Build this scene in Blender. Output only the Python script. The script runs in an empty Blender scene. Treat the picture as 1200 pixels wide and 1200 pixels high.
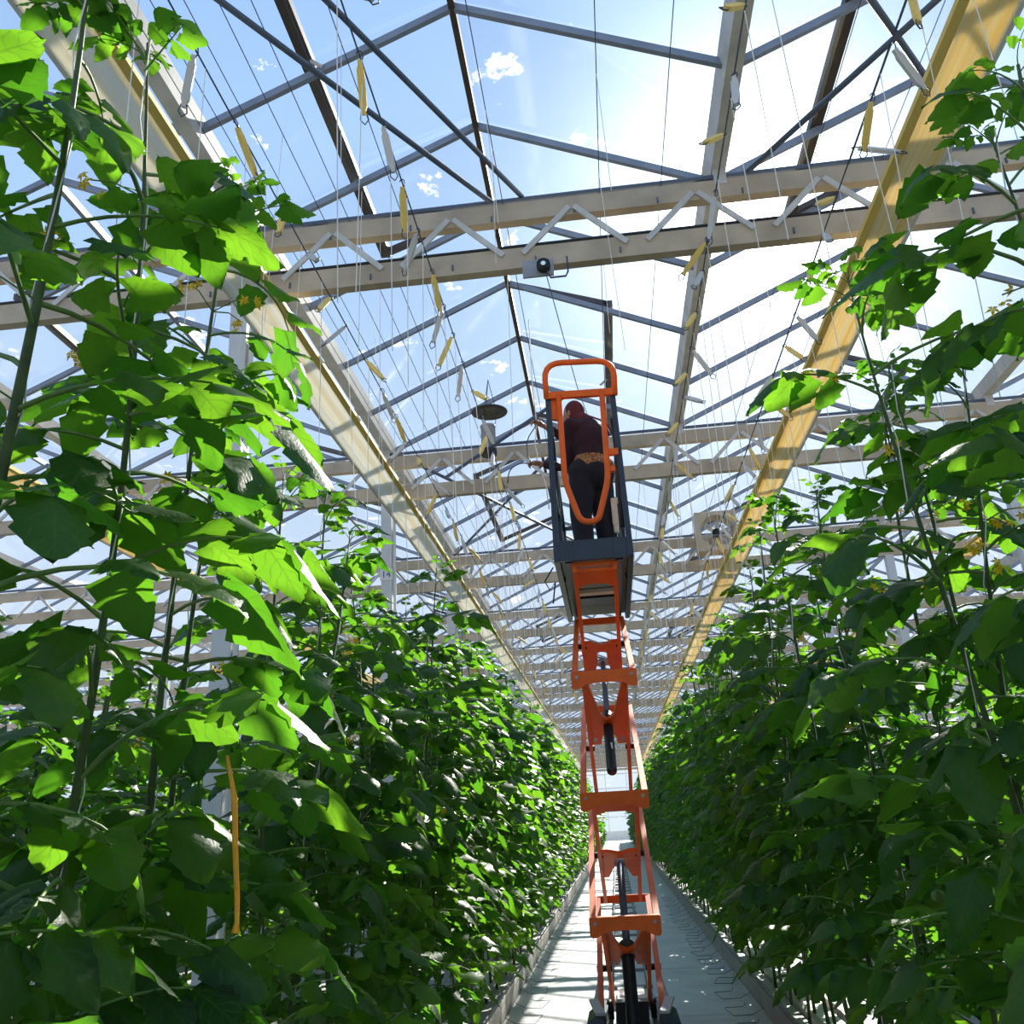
import bpy, bmesh, math, random
from mathutils import Vector, Matrix, Euler
PI = math.pi
scn = bpy.context.scene
C = scn.collection

# ------------------------------------------------------------------ camera
FPX = 1050.0
cam_d = bpy.data.cameras.new('camera'); cam = bpy.data.objects.new('camera', cam_d); C.objects.link(cam)
cam_d.sensor_width = 36.0; cam_d.sensor_fit = 'HORIZONTAL'; cam_d.lens = 36.0 * FPX / 1200.0
cam_d.clip_start = 0.05; cam_d.clip_end = 500
RW = [[0.99266062, -0.0847318, -0.08628681], [0.109252, 0.32238295, 0.94028359], [-0.05185452, -0.9428095, 0.32927397]]
m = Matrix.Identity(4)
for i in range(3):
    m[i][0] = RW[i][0]; m[i][1] = -RW[i][1]; m[i][2] = -RW[i][2]
m[2][3] = 1.5
cam.matrix_world = m
scn.camera = cam
scn.view_settings.view_transform = 'Standard'
scn.view_settings.look = 'None'
scn.view_settings.gamma = 1.0
scn.view_settings.use_curve_mapping = False
scn.view_settings.exposure = 0.35
try:
    scn.cycles.transparent_max_bounces = 24
    scn.cycles.max_bounces = 8
    scn.cycles.caustics_reflective = False; scn.cycles.caustics_refractive = False
except Exception:
    pass

# ------------------------------------------------------------------ sky and sun
SUN = Vector((0.205, 0.792, 0.574)).normalized()
w = bpy.data.worlds.new('sky'); scn.world = w; w.use_nodes = True
nt = w.node_tree; nt.nodes.clear()
def N(t, k, **kw):
    n = t.nodes.new(k)
    for a, b in kw.items():
        if a.startswith('i'): n.inputs[int(a[1:])].default_value = b
        else: setattr(n, a, b)
    return n
def mth(t, op, a, b=None, clamp=False):
    n = t.nodes.new('ShaderNodeMath'); n.operation = op; n.use_clamp = clamp
    for i, v in enumerate((a, b)):
        if v is None: continue
        if isinstance(v, (int, float)): n.inputs[i].default_value = v
        else: t.links.new(v, n.inputs[i])
    return n.outputs[0]
def mixc(t, fac, a, b, blend='MIX'):
    n = t.nodes.new('ShaderNodeMix'); n.data_type = 'RGBA'; n.blend_type = blend
    for sock, v in ((n.inputs[0], fac), (n.inputs[6], a), (n.inputs[7], b)):
        if isinstance(v, (int, float)): sock.default_value = v
        elif isinstance(v, tuple): sock.default_value = v if len(v) == 4 else (*v, 1)
        else: t.links.new(v, sock)
    return n.outputs[2]
tc = N(nt, 'ShaderNodeTexCoord')
nrm = N(nt, 'ShaderNodeVectorMath', operation='NORMALIZE'); nt.links.new(tc.outputs['Generated'], nrm.inputs[0])
dot = N(nt, 'ShaderNodeVectorMath', operation='DOT_PRODUCT'); nt.links.new(nrm.outputs[0], dot.inputs[0]); dot.inputs[1].default_value = SUN
d = mth(nt, 'MAXIMUM', dot.outputs['Value'], 0.0)
sep = N(nt, 'ShaderNodeSeparateXYZ'); nt.links.new(nrm.outputs[0], sep.inputs[0])
z = mth(nt, 'MAXIMUM', sep.outputs[2], 0.0)
ramp = N(nt, 'ShaderNodeValToRGB'); nt.links.new(z, ramp.inputs[0])
e = ramp.color_ramp.elements
e[0].position = 0.0; e[0].color = (0.62, 0.70, 0.80, 1)
e[1].position = 0.85; e[1].color = (0.24, 0.42, 0.76, 1)
x = e.new(0.28); x.color = (0.56, 0.68, 0.86, 1)
x = e.new(0.55); x.color = (0.38, 0.56, 0.86, 1)
g1 = mth(nt, 'MULTIPLY', mth(nt, 'POWER', d, 7.0), 0.11)
g2 = mth(nt, 'MULTIPLY', mth(nt, 'POWER', d, 75.0), 1.4)
g3 = mth(nt, 'MULTIPLY', mth(nt, 'POWER', d, 400.0), 5.0)
glow = mth(nt, 'ADD', mth(nt, 'ADD', g1, g2), g3)
gcol = N(nt, 'ShaderNodeCombineColor')
for i in range(3): nt.links.new(glow, gcol.inputs[i])
sky = mixc(nt, 1.0, ramp.outputs[0], gcol.outputs[0], 'ADD')
# small broken clouds on a plane high above
zz = mth(nt, 'ADD', z, 0.06)
px = mth(nt, 'DIVIDE', sep.outputs[0], zz); py = mth(nt, 'DIVIDE', sep.outputs[1], zz)
cmb = N(nt, 'ShaderNodeCombineXYZ'); nt.links.new(px, cmb.inputs[0]); nt.links.new(py, cmb.inputs[1])
noi = N(nt, 'ShaderNodeTexNoise'); nt.links.new(cmb.outputs[0], noi.inputs['Vector'])
noi.inputs['Scale'].default_value = 7.5; noi.inputs['Detail'].default_value = 7; noi.inputs['Roughness'].default_value = 0.62
cr = N(nt, 'ShaderNodeMapRange'); nt.links.new(noi.outputs[0], cr.inputs[0])
cr.inputs[1].default_value = 0.625; cr.inputs[2].default_value = 0.655
sky = mixc(nt, cr.outputs[0], sky, (1.3, 1.3, 1.3))
bg = N(nt, 'ShaderNodeBackground'); nt.links.new(sky, bg.inputs[0]); bg.inputs[1].default_value = 1.0
out = N(nt, 'ShaderNodeOutputWorld'); nt.links.new(bg.outputs[0], out.inputs[0])
sd = bpy.data.lights.new('sun', 'SUN'); sd.energy = 11.0; sd.angle = 0.009; sd.color = (1.0, 0.94, 0.83)
so = bpy.data.objects.new('sun', sd); C.objects.link(so); so.location = (4, 16, 20)
so.rotation_euler = SUN.to_track_quat('Z', 'Y').to_euler()

# ------------------------------------------------------------------ materials
MATS = {}
def mat(name, col, rough=0.6, metal=0.0, var=0.0, scale=6.0, bump=0.0, spec=0.4, col2=None, objrand=0.0):
    if name in MATS: return MATS[name]
    M = bpy.data.materials.new(name); M.use_nodes = True; t = M.node_tree
    b = t.nodes['Principled BSDF']
    b.inputs['Base Color'].default_value = (*col, 1); b.inputs['Roughness'].default_value = rough
    b.inputs['Metallic'].default_value = metal; b.inputs['Specular IOR Level'].default_value = spec
    if var or bump or col2:
        tcn = N(t, 'ShaderNodeTexCoord')
        no = N(t, 'ShaderNodeTexNoise'); no.inputs['Scale'].default_value = scale; no.inputs['Detail'].default_value = 5
        t.links.new(tcn.outputs['Object'], no.inputs['Vector'])
        c2 = col2 or tuple(max(0, c * (1 - var)) for c in col)
        mr = N(t, 'ShaderNodeMapRange'); t.links.new(no.outputs[0], mr.inputs[0]); mr.inputs[1].default_value = 0.35; mr.inputs[2].default_value = 0.68
        cc = mixc(t, mr.outputs[0], col, c2)
        t.links.new(cc, b.inputs['Base Color'])
        if bump:
            bu = N(t, 'ShaderNodeBump'); bu.inputs['Strength'].default_value = bump; bu.inputs['Distance'].default_value = 0.01
            t.links.new(no.outputs[0], bu.inputs['Height']); t.links.new(bu.outputs[0], b.inputs['Normal'])
    MATS[name] = M
    return M
def leaf_mat(name, lo, hi, tlo, thi, trans=0.5):
    M = bpy.data.materials.new(name); M.use_nodes = True; t = M.node_tree; t.nodes.clear()
    o = N(t, 'ShaderNodeOutputMaterial'); oi = N(t, 'ShaderNodeObjectInfo'); geo = N(t, 'ShaderNodeNewGeometry')
    no = N(t, 'ShaderNodeTexNoise'); no.inputs['Scale'].default_value = 9.0; no.inputs['Detail'].default_value = 3
    t.links.new(geo.outputs['Position'], no.inputs['Vector'])
    f = mth(t, 'ADD', mth(t, 'MULTIPLY', oi.outputs['Random'], 0.6), mth(t, 'MULTIPLY', no.outputs[0], 0.5), True)
    c = mixc(t, f, lo, hi); tr = mixc(t, f, tlo, thi)
    uvn = N(t, 'ShaderNodeUVMap'); uvn.uv_map = 'leaf'; sp_ = N(t, 'ShaderNodeSeparateXYZ'); t.links.new(uvn.outputs[0], sp_.inputs[0])
    au = mth(t, 'ABSOLUTE', mth(t, 'SUBTRACT', sp_.outputs[0], 0.5))
    fr = mth(t, 'FRACT', mth(t, 'MULTIPLY', mth(t, 'SUBTRACT', sp_.outputs[1], mth(t, 'MULTIPLY', au, 0.55)), 6.0))
    side = mth(t, 'LESS_THAN', mth(t, 'ABSOLUTE', mth(t, 'SUBTRACT', fr, 0.5)), 0.07)
    vein = mth(t, 'MAXIMUM', side, mth(t, 'LESS_THAN', au, 0.022))
    vf = mth(t, 'MULTIPLY', vein, 0.45)
    c = mixc(t, vf, c, (0.12, 0.20, 0.06)); tr = mixc(t, vf, tr, (0.10, 0.20, 0.02))
    p = N(t, 'ShaderNodeBsdfPrincipled'); p.inputs['Roughness'].default_value = 0.43; p.inputs['Specular IOR Level'].default_value = 0.36
    t.links.new(c, p.inputs['Base Color'])
    n2 = N(t, 'ShaderNodeTexNoise'); n2.inputs['Scale'].default_value = 70.0; t.links.new(geo.outputs['Position'], n2.inputs['Vector'])
    bu = N(t, 'ShaderNodeBump'); bu.inputs['Strength'].default_value = 0.35; bu.inputs['Distance'].default_value = 0.006
    t.links.new(n2.outputs[0], bu.inputs['Height']); t.links.new(bu.outputs[0], p.inputs['Normal'])
    tl = N(t, 'ShaderNodeBsdfTranslucent'); t.links.new(tr, tl.inputs[0])
    mx = N(t, 'ShaderNodeMixShader'); mx.inputs[0].default_value = trans
    t.links.new(p.outputs[0], mx.inputs[1]); t.links.new(tl.outputs[0], mx.inputs[2]); t.links.new(mx.outputs[0], o.inputs[0])
    MATS[name] = M
    return M
def glass_mat(name, tint, refl):
    M = bpy.data.materials.new(name); M.use_nodes = True; t = M.node_tree; t.nodes.clear()
    o = N(t, 'ShaderNodeOutputMaterial'); tr = N(t, 'ShaderNodeBsdfTransparent'); tr.inputs[0].default_value = (*tint, 1)
    gl = N(t, 'ShaderNodeBsdfGlossy'); gl.inputs['Roughness'].default_value = 0.08
    lw = N(t, 'ShaderNodeFresnel'); lw.inputs[0].default_value = 1.35
    f = mth(t, 'MULTIPLY', lw.outputs[0], refl, True)
    mx = N(t, 'ShaderNodeMixShader'); t.links.new(f, mx.inputs[0]); t.links.new(tr.outputs[0], mx.inputs[1]); t.links.new(gl.outputs[0], mx.inputs[2])
    t.links.new(mx.outputs[0], o.inputs[0]); MATS[name] = M
    return M
def ribbon_mat(name, c1, c2):
    # long yellow film with pale lengthwise streaks; lets light through
    M = bpy.data.materials.new(name); M.use_nodes = True; t = M.node_tree; t.nodes.clear()
    o = N(t, 'ShaderNodeOutputMaterial'); tcn = N(t, 'ShaderNodeTexCoord')
    mp = N(t, 'ShaderNodeMapping'); mp.inputs['Scale'].default_value = (22.0, 0.12, 22.0); t.links.new(tcn.outputs['Object'], mp.inputs[0])
    no = N(t, 'ShaderNodeTexNoise'); no.inputs['Scale'].default_value = 1.0; no.inputs['Detail'].default_value = 4; t.links.new(mp.outputs[0], no.inputs['Vector'])
    mr = N(t, 'ShaderNodeMapRange'); t.links.new(no.outputs[0], mr.inputs[0]); mr.inputs[1].default_value = 0.42; mr.inputs[2].default_value = 0.66
    c = mixc(t, mr.outputs[0], c1, c2)
    df = N(t, 'ShaderNodeBsdfPrincipled'); t.links.new(c, df.inputs['Base Color']); df.inputs['Roughness'].default_value = 0.3
    tl = N(t, 'ShaderNodeBsdfTranslucent'); t.links.new(c, tl.inputs[0])
    mx = N(t, 'ShaderNodeMixShader'); mx.inputs[0].default_value = 0.5
    t.links.new(df.outputs[0], mx.inputs[1]); t.links.new(tl.outputs[0], mx.inputs[2]); t.links.new(mx.outputs[0], o.inputs[0])
    MATS[name] = M
    return M

STEEL = mat('galvanised_steel', (0.66, 0.64, 0.61), 0.5, 0.05, 0.22, 5)
CHORD = mat('truss_steel', (0.56, 0.455, 0.33), 0.5, 0.05, 0.3, 3)
BAR = mat('glazing_bar_alu', (0.28, 0.32, 0.40), 0.5, 0.2, 0.2, 4)
DARKBAR = mat('dark_bar', (0.10, 0.13, 0.19), 0.5, 0.2)
BROWN = mat('vent_frame', (0.085, 0.062, 0.052), 0.55, 0.1, 0.3, 4)
WHITE = mat('white_paint', (0.80, 0.80, 0.78), 0.5, 0, 0.08, 4)
PALE = mat('pale_column', (0.66, 0.68, 0.70), 0.5, 0, 0.1, 4)
GLASS = glass_mat('roof_glass', (0.97, 0.985, 0.99), 0.14)
ORANGE = mat('orange_paint', (0.84, 0.135, 0.018), 0.42, 0.0, 0.14, 7, 0.05, 0.22)
NAVY = mat('dark_blue_paint', (0.014, 0.032, 0.062), 0.4, 0, 0.2, 6)
BLACK = mat('black_rubber', (0.012, 0.013, 0.016), 0.45)
CHROME = mat('chrome_rod', (0.75, 0.76, 0.78), 0.15, 1.0)
GREYM = mat('grey_metal', (0.33, 0.34, 0.36), 0.45, 0.4, 0.2, 6)
CONC = mat('pale_concrete', (0.66, 0.67, 0.66), 0.62, 0, 0, 2.2, 0.12, 0.3, (0.54, 0.55, 0.55))
SOIL = mat('white_ground_cloth', (0.36, 0.36, 0.355), 0.8, 0, 0.3, 1.2, 0.1)
FOIL = mat('white_foil', (0.70, 0.68, 0.66), 0.4, 0, 0.25, 5, 0.4)
LEDGE = mat('gutter_sheet', (0.46, 0.43, 0.40), 0.55, 0, 0.25, 3, 0.1)
TWINE = mat('white_twine', (0.82, 0.81, 0.76), 0.7)
YTWINE = mat('yellow_twine', (0.84, 0.60, 0.17), 0.7)
GTWINE = mat('grey_twine', (0.58, 0.58, 0.58), 0.7)
WIRE = mat('dark_wire', (0.07, 0.09, 0.13), 0.45, 0.5)
STEM = mat('green_stem', (0.075, 0.12, 0.03), 0.6, 0, 0.45, 14, 0.2)
TIPSTEM = mat('young_stem', (0.17, 0.28, 0.07), 0.55, 0, 0.3, 14)
LEAF = leaf_mat('leaf_green', (0.008, 0.032, 0.010), (0.022, 0.064, 0.013), (0.042, 0.27, 0.010), (0.25, 0.53, 0.022), 0.52)
FLOWER = mat('yellow_petal', (0.85, 0.60, 0.03), 0.6)
FRUIT = mat('green_fruit', (0.14, 0.24, 0.05), 0.25, 0, 0.2, 8)
FILM = ribbon_mat('yellow_film', (0.90, 0.70, 0.32), (0.92, 0.87, 0.72))
FILM_SUNLIT = ribbon_mat('sunlit_film', (0.95, 0.95, 0.92), (0.94, 0.86, 0.66))  # yellow film whitened to paint in sun glare on the left strip
SKIN = mat('skin', (0.33, 0.17, 0.11), 0.5)
JACKET = mat('dark_maroon_cloth', (0.030, 0.012, 0.022), 0.85, 0, 0.35, 14, 0.3)
PIPING = mat('maroon_edge', (0.16, 0.02, 0.05), 0.7)
TROUSER = mat('black_cloth', (0.012, 0.013, 0.022), 0.85, 0, 0.3, 12, 0.3)
HOOD = mat('dark_red_cloth', (0.10, 0.02, 0.025), 0.85, 0, 0.3, 20, 0.3)
APRON = mat('patterned_cloth', (0.40, 0.22, 0.09), 0.8, 0, 0, 45, 0.2, 0.3, (0.10, 0.05, 0.03))
PAPER = mat('cream_plastic', (0.78, 0.70, 0.58), 0.5, 0, 0.15, 12)
GREENP = mat('grey_green_plate', (0.10, 0.17, 0.14), 0.5)
BLUEP = mat('sign_blue', (0.03, 0.12, 0.40), 0.5)
OTAG = mat('orange_tape', (0.85, 0.38, 0.03), 0.5, 0, 0.2, 30)

# ------------------------------------------------------------------ mesh helpers
class MB:
    def __init__(s): s.v = []; s.f = []; s.uv = []
    def add(s, vs, fs):
        k = len(s.v); s.v += [tuple(p) for p in vs]; s.f += [tuple(i + k for i in f) for f in fs]; return s
    def box(s, c, d, rot=None):
        c = Vector(c); hx, hy, hz = d[0] / 2, d[1] / 2, d[2] / 2
        vs = [Vector((a * hx, b * hy, g * hz)) for g in (-1, 1) for b in (-1, 1) for a in (-1, 1)]
        if rot is not None: vs = [rot @ p for p in vs]
        return s.add([p + c for p in vs], [(0, 2, 3, 1), (4, 5, 7, 6), (0, 1, 5, 4), (2, 6, 7, 3), (0, 4, 6, 2), (1, 3, 7, 5)])
    def bar(s, a, b, wd, ht, up=(0, 0, 1)):
        a = Vector(a); b = Vector(b); y = (b - a); L = y.length; y.normalize()
        x = y.cross(Vector(up))
        if x.length < 1e-4: x = y.cross(Vector((1, 0, 0)))
        x.normalize(); zz_ = x.cross(y)
        R = Matrix((x, y, zz_)).transposed()
        return s.box((a + b) / 2, (wd, L, ht), R)
    def tube(s, pts, r, n=8, cap=True, closed=False):
        pts = [Vector(p) for p in pts]; k = len(pts)
        rs = r if isinstance(r, (list, tuple)) else [r] * k
        vs = []; u = None
        for i, p in enumerate(pts):
            if closed: t = pts[(i + 1) % k] - pts[i - 1]
            else: t = pts[min(i + 1, k - 1)] - pts[max(i - 1, 0)]
            t.normalize()
            if u is None:
                u = t.cross(Vector((0, 0, 1)))
                if u.length < 0.05: u = t.cross(Vector((1, 0, 0)))
            u = u - t * u.dot(t); u.normalize(); q = t.cross(u)
            for j in range(n):
                a = 2 * PI * j / n; vs.append(p + (u * math.cos(a) + q * math.sin(a)) * rs[i])
        fs = []
        for i in range(k if closed else k - 1):
            i2 = (i + 1) % k
            for j in range(n):
                j2 = (j + 1) % n; fs.append((i * n + j, i * n + j2, i2 * n + j2, i2 * n + j))
        if cap and not closed: fs += [tuple(range(n))[::-1], tuple((k - 1) * n + j for j in range(n))]
        return s.add(vs, fs)
    def prism(s, poly, org, ux, uy, thick):
        org, ux, uy = Vector(org), Vector(ux).normalized(), Vector(uy).normalized(); nn = ux.cross(uy)
        k = len(poly); vs = []
        for sg in (-0.5, 0.5):
            for a, b in poly: vs.append(org + ux * a + uy * b + nn * (sg * thick))
        fs = [tuple(range(k))[::-1], tuple(range(k, 2 * k))] + [(i, (i + 1) % k, k + (i + 1) % k, k + i) for i in range(k)]
        return s.add(vs, fs)
    def lathe(s, prof, org=(0, 0, 0), n=20):
        org = Vector(org); vs = []
        for r_, z_ in prof:
            for j in range(n):
                a = 2 * PI * j / n; vs.append(org + Vector((r_ * math.cos(a), r_ * math.sin(a), z_)))
        fs = [(i * n + j, i * n + (j + 1) % n, (i + 1) * n + (j + 1) % n, (i + 1) * n + j) for i in range(len(prof) - 1) for j in range(n)]
        return s.add(vs, fs)
    def ball(s, c, r, n=10, k=7):
        c = Vector(c); r = Vector(r) if not isinstance(r, (int, float)) else Vector((r, r, r)); vs = []
        for i in range(k + 1):
            th = PI * i / k
            for j in range(n):
                a = 2 * PI * j / n
                vs.append(c + Vector((r.x * math.sin(th) * math.cos(a), r.y * math.sin(th) * math.sin(a), r.z * math.cos(th))))
        fs = [(i * n + j, (i + 1) * n + j, (i + 1) * n + (j + 1) % n, i * n + (j + 1) % n) for i in range(k) for j in range(n)]
        return s.add(vs, fs)
    def mesh(s, name, material, smooth=False, org=(0, 0, 0)):
        me = bpy.data.meshes.new(name)
        o = Vector(org)
        me.from_pydata([tuple(Vector(p) - o) for p in s.v], [], s.f); me.update()
        if material: me.materials.append(material)
        if s.uv and len(s.uv) == len(s.v):
            lay = me.uv_layers.new(name='leaf'); vi_ = [0] * len(me.loops); me.loops.foreach_get('vertex_index', vi_)
            lay.data.foreach_set('uv', [c for q in vi_ for c in s.uv[q]])
        if smooth: me.polygons.foreach_set('use_smooth', [True] * len(me.polygons))
        return me
    def build(s, name, material, parent=None, smooth=False, org=None):
        if org is None: org = wloc(parent)
        return link(name, s.mesh(name, material, smooth, org), parent) if parent else link(name, s.mesh(name, material, smooth, org), None, org)
WL = {}
def wloc(o): return WL.get(o.name, Vector((0, 0, 0))) if o else Vector((0, 0, 0))
def link(name, data, parent=None, loc=(0, 0, 0), rot=None):
    o = bpy.data.objects.new(name, data); C.objects.link(o)
    if parent: o.parent = parent
    o.location = loc
    if rot is not None: o.rotation_euler = rot
    WL[o.name] = (wloc(parent) + Vector(loc)) if parent else Vector(loc)
    return o
def tag(o, label=None, cat=None, group=None, kind=None):
    if label: o['label'] = label
    if cat: o['category'] = cat
    if group: o['group'] = group
    if kind: o['kind'] = kind
    return o
def thing(name, loc, label=None, cat=None, group=None, kind=None):
    return tag(link(name, None, None, loc), label, cat, group, kind)
ORD = ['first', 'second', 'third', 'fourth', 'fifth', 'sixth', 'seventh', 'eighth', 'ninth', 'tenth', 'eleventh', 'twelfth', 'thirteenth', 'fourteenth', 'fifteenth', 'sixteenth', 'seventeenth', 'eighteenth', 'nineteenth', 'twentieth']

# ------------------------------------------------------------------ the greenhouse
SPAN = 4.0; GZ = 6.52; RZ = 7.42; RX0 = -0.72; PITCH = 1.25; Y0 = 0.15; YEND = 90.0; TR0 = 6.2; TRS = 5.0
XL, XR = -26.72, 25.28
GND = -0.40      # floor level; the viewer's eye is 1.9 m above it
PHW = 1.305      # half width of the slab path
# floor: white ground cloth, with the concrete path of separate slabs along the aisle
fl = thing('floor', (0, 0, 0), 'pale greenhouse floor with a slab path down the aisle', None, None, 'structure')
MB().box(((XL + XR) / 2, 42, GND - 0.08), (XR - XL, 100, 0.10)).build('ground_cloth', SOIL, fl)
yy = -4.8; sl = MB().box((0, 0, GND - 0.012), (2 * PHW, 2.985, 0.056)).mesh('path_slab', CONC)
while yy < 60:
    link('path_slab', sl, fl, (0, yy + 1.5, 0)); yy += 3.0
MB().box((0, 76, GND - 0.012), (2 * PHW, 30, 0.056)).build('far_path', CONC, fl)
# end and side walls of glass on steel posts
def glass_wall(name, x0, y0, x1, y1, label):
    wl = thing(name, (x0, y0, 0), label, None, None, 'structure')
    a = Vector((x0, y0, 0)); b = Vector((x1, y1, 0)); L = (b - a).length; n = max(1, round(L / 2.0)); u = (b - a) / n
    g = MB(); g.bar(a + Vector((0, 0, 3.3)), b + Vector((0, 0, 3.3)), 0.012, 6.6); g.build('glass_pane', GLASS, wl)
    f = MB()
    for i in range(n + 1): f.bar(a + u * i, a + u * i + Vector((0, 0, 6.5)), 0.07, 0.07, (0, 1, 0))
    f.build('post_row', WHITE, wl)['kind'] = 'stuff'
    f = MB()
    for h in (0.4, 1.7, 3.0, 4.3, 5.6, 6.5): f.bar(a + Vector((0, 0, h)), b + Vector((0, 0, h)), 0.06, 0.10)
    f.build('rail_row', WHITE, wl)['kind'] = 'stuff'
    MB().bar(a + Vector((0, 0, 0.0)), b + Vector((0, 0, 0.0)), 0.1, 0.8).build('plinth', WHITE, wl)
glass_wall('wall_back', XL, YEND, XR, YEND, 'far glazed end wall of the greenhouse')
glass_wall('wall_left', XL, -6, XL, YEND, 'left glazed side wall of the greenhouse')
glass_wall('wall_right', XR, -6, XR, YEND, 'right glazed side wall of the greenhouse')

bay_n = int((YEND + 6) / PITCH)
ys = [Y0 + PITCH * (k - 4) for k in range(bay_n + 1)]
SL = Vector((-2.0, 0, GZ - RZ)); SLEN = SL.length
ANG = math.atan2(RZ - GZ, 2.0)
pane_me = MB().box((0, 0, 0), (SLEN - 0.06, PITCH - 0.03, 0.006)).mesh('glass_pane', GLASS)
half_me = MB().box((0, 0, 0), (SLEN * 0.46, PITCH - 0.03, 0.006)).mesh('glass_pane', GLASS)
gbar_me = MB().box((0, 0, 0), (SLEN, 0.042, 0.06)).mesh('glazing_bar', BAR)
VENTS = {(0, -1): [(2.6, 7.65), (13.9, 17.65), (26.4, 28.9), (36.4, 38.9)], (0, 1): [(9.0, 12.65), (21.4, 23.9), (31.4, 33.9)],
         (1, -1): [(2.6, 7.65), (17.65, 20.15), (27.6, 30.1)], (-1, 1): [(12.65, 15.15), (22.65, 25.15)], (1, 1): [(11.4, 13.9)], (-1, -1): [(7.65, 10.15)]}
for sp in range(-6, 6 + 1):
    rx = RX0 + SPAN * sp
    if rx + 2 > XR + 0.1 or rx - 2 < XL - 0.1: continue
    rel = 'directly above the aisle' if sp == 0 else ('%s span to the %s of the aisle' % (ORD[abs(sp) - 1], 'right' if sp > 0 else 'left'))
    rf = thing('roof_span', (rx, 0, 0), 'pitched glass roof, ' + rel, None, 'pitched roof spans', 'structure')
    MB().box((rx, (YEND - 6) / 2, RZ), (0.05, YEND + 6, 0.08)).build('ridge_bar', BROWN if sp == 0 else BAR, rf)
    near = 46 if abs(sp) <= 1 else (24 if abs(sp) == 2 else -99)
    fb = MB(); fp = MB()
    for i, y in enumerate(ys):
        for s in (-1, 1):
            mid = Vector((s * 1.0, y, (GZ + RZ) / 2)); ry = s * ANG
            R = Euler((0, ry, 0)).to_matrix()
            vent = any(a - 0.1 <= y + PITCH / 2 <= b + 0.1 for a, b in VENTS.get((sp, s), []))
            isopen = vent and (sp, s) != (1, -1)
            if 0 < y < near:
                link('glazing_bar', gbar_me, rf, mid, (0, ry, 0))
                pm = mid + Vector((0, PITCH / 2, 0.04))
                if isopen: pm += R @ Vector((s * SLEN * 0.26, 0, 0))
                link('glass_pane', half_me if isopen else pane_me, rf, pm, (0, ry, 0))
            else:
                fb.box(mid, (SLEN, 0.042, 0.06), R)
                if y < YEND - 1: fp.box(mid + Vector((0, PITCH / 2, 0.04)), (SLEN - 0.06, PITCH - 0.03, 0.006), R)
    if fb.v:
        o = link('glazing_bar', fb.mesh('glazing_bar', BAR), rf); o['kind'] = 'stuff'
        o = link('glass_pane', fp.mesh('glass_pane', GLASS), rf); o['kind'] = 'stuff'
# gutters between the spans
gut = MB().prism([(-0.10, 0.10), (-0.06, -0.06), (0.06, -0.06), (0.10, 0.10), (0.085, 0.10), (0.05, -0.045), (-0.05, -0.045), (-0.085, 0.10)], (0, 42, 0), (1, 0, 0), (0, 0, 1), 96).mesh('roof_gutter', STEEL)
gi = 0
for k in range(-7, 7):
    gx = RX0 + 2 + SPAN * k
    if gx < XL - 0.1 or gx > XR + 0.1: continue
    side = 'right' if gx > 0 else 'left'; n = (k if k >= 0 else -k - 1)
    tag(link('roof_gutter', gut, None, (gx, 0, GZ)), 'long grey roof gutter, %s %s of the aisle' % (ORD[n], side), None, 'roof gutters', 'structure')
# trusses across
diag_a = MB().bar((0, 0, 0), (0.40, 0, -0.40), 0.045, 0.02, (0, 1, 0)).mesh('diagonal', STEEL)
diag_b = MB().bar((0, 0, 0), (-0.40, 0, -0.40), 0.045, 0.02, (0, 1, 0)).mesh('diagonal', STEEL)
tie_me = MB().box((0, 0, 0), (0.10, 0.10, 0.22)).mesh('gutter_bracket', STEEL)
clip_me = MB().box((0, 0, 0), (0.012, 0.012, 0.05)).mesh('clip', DARKBAR)
NT = int((YEND - TR0) / TRS) + 1
for k in range(-1, NT):
    y = TR0 + TRS * k
    nm = 'overhead behind the viewer' if k < 0 else ('%s from the viewer' % ORD[k])
    t = thing('roof_truss', (0, y, 0), 'pale lattice truss across the greenhouse, ' + nm, None, 'roof trusses', 'structure')
    MB().box(((XL + XR) / 2, y, 6.27), (XR - XL, 0.09, 0.17)).build('top_chord', CHORD, t)
    MB().box(((XL + XR) / 2, y, 5.82), (XR - XL, 0.09, 0.19)).build('bottom_chord', CHORD, t)
    MB().tube([(XL, y - 0.02, 6.40), (XR, y - 0.02, 6.40)], 0.022, 6).build('rail', DARKBAR, t)
    if k < 1: MB().tube([(XL, y - 0.035, 5.93), (XR, y - 0.035, 5.93)], 0.018, 6).build('rail', BLACK, t)
    lim = 9 if k < 3 else (6 if k < 7 else 0)
    far = MB()
    n = int((XR - XL) / 1.0)
    for i in range(n):
        xx = XL + 0.5 + i * 1.0 + 0.28
        if abs(xx) < lim:
            link('diagonal', diag_a, t, (xx + 0.02, -0.055, 6.25)); link('diagonal', diag_b, t, (xx - 0.02, -0.055, 6.25))
        else:
            for sg in (-1, 1): far.bar((xx, -0.055, 6.25), (xx + sg * 0.40, -0.055, 5.85), 0.045, 0.02, (0, 1, 0))
    if far.v: link('diagonal', far.mesh('diagonal', STEEL), t)['kind'] = 'stuff'
    for g in range(-2, 3): link('gutter_bracket', tie_me, t, (RX0 + 2 + SPAN * g, 0, 6.42))
    if k == 0:
        for i in range(26): link('clip', clip_me, t, (-4.0 + i * 0.34, -0.052, 5.79 if i % 2 else 6.22))
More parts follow.
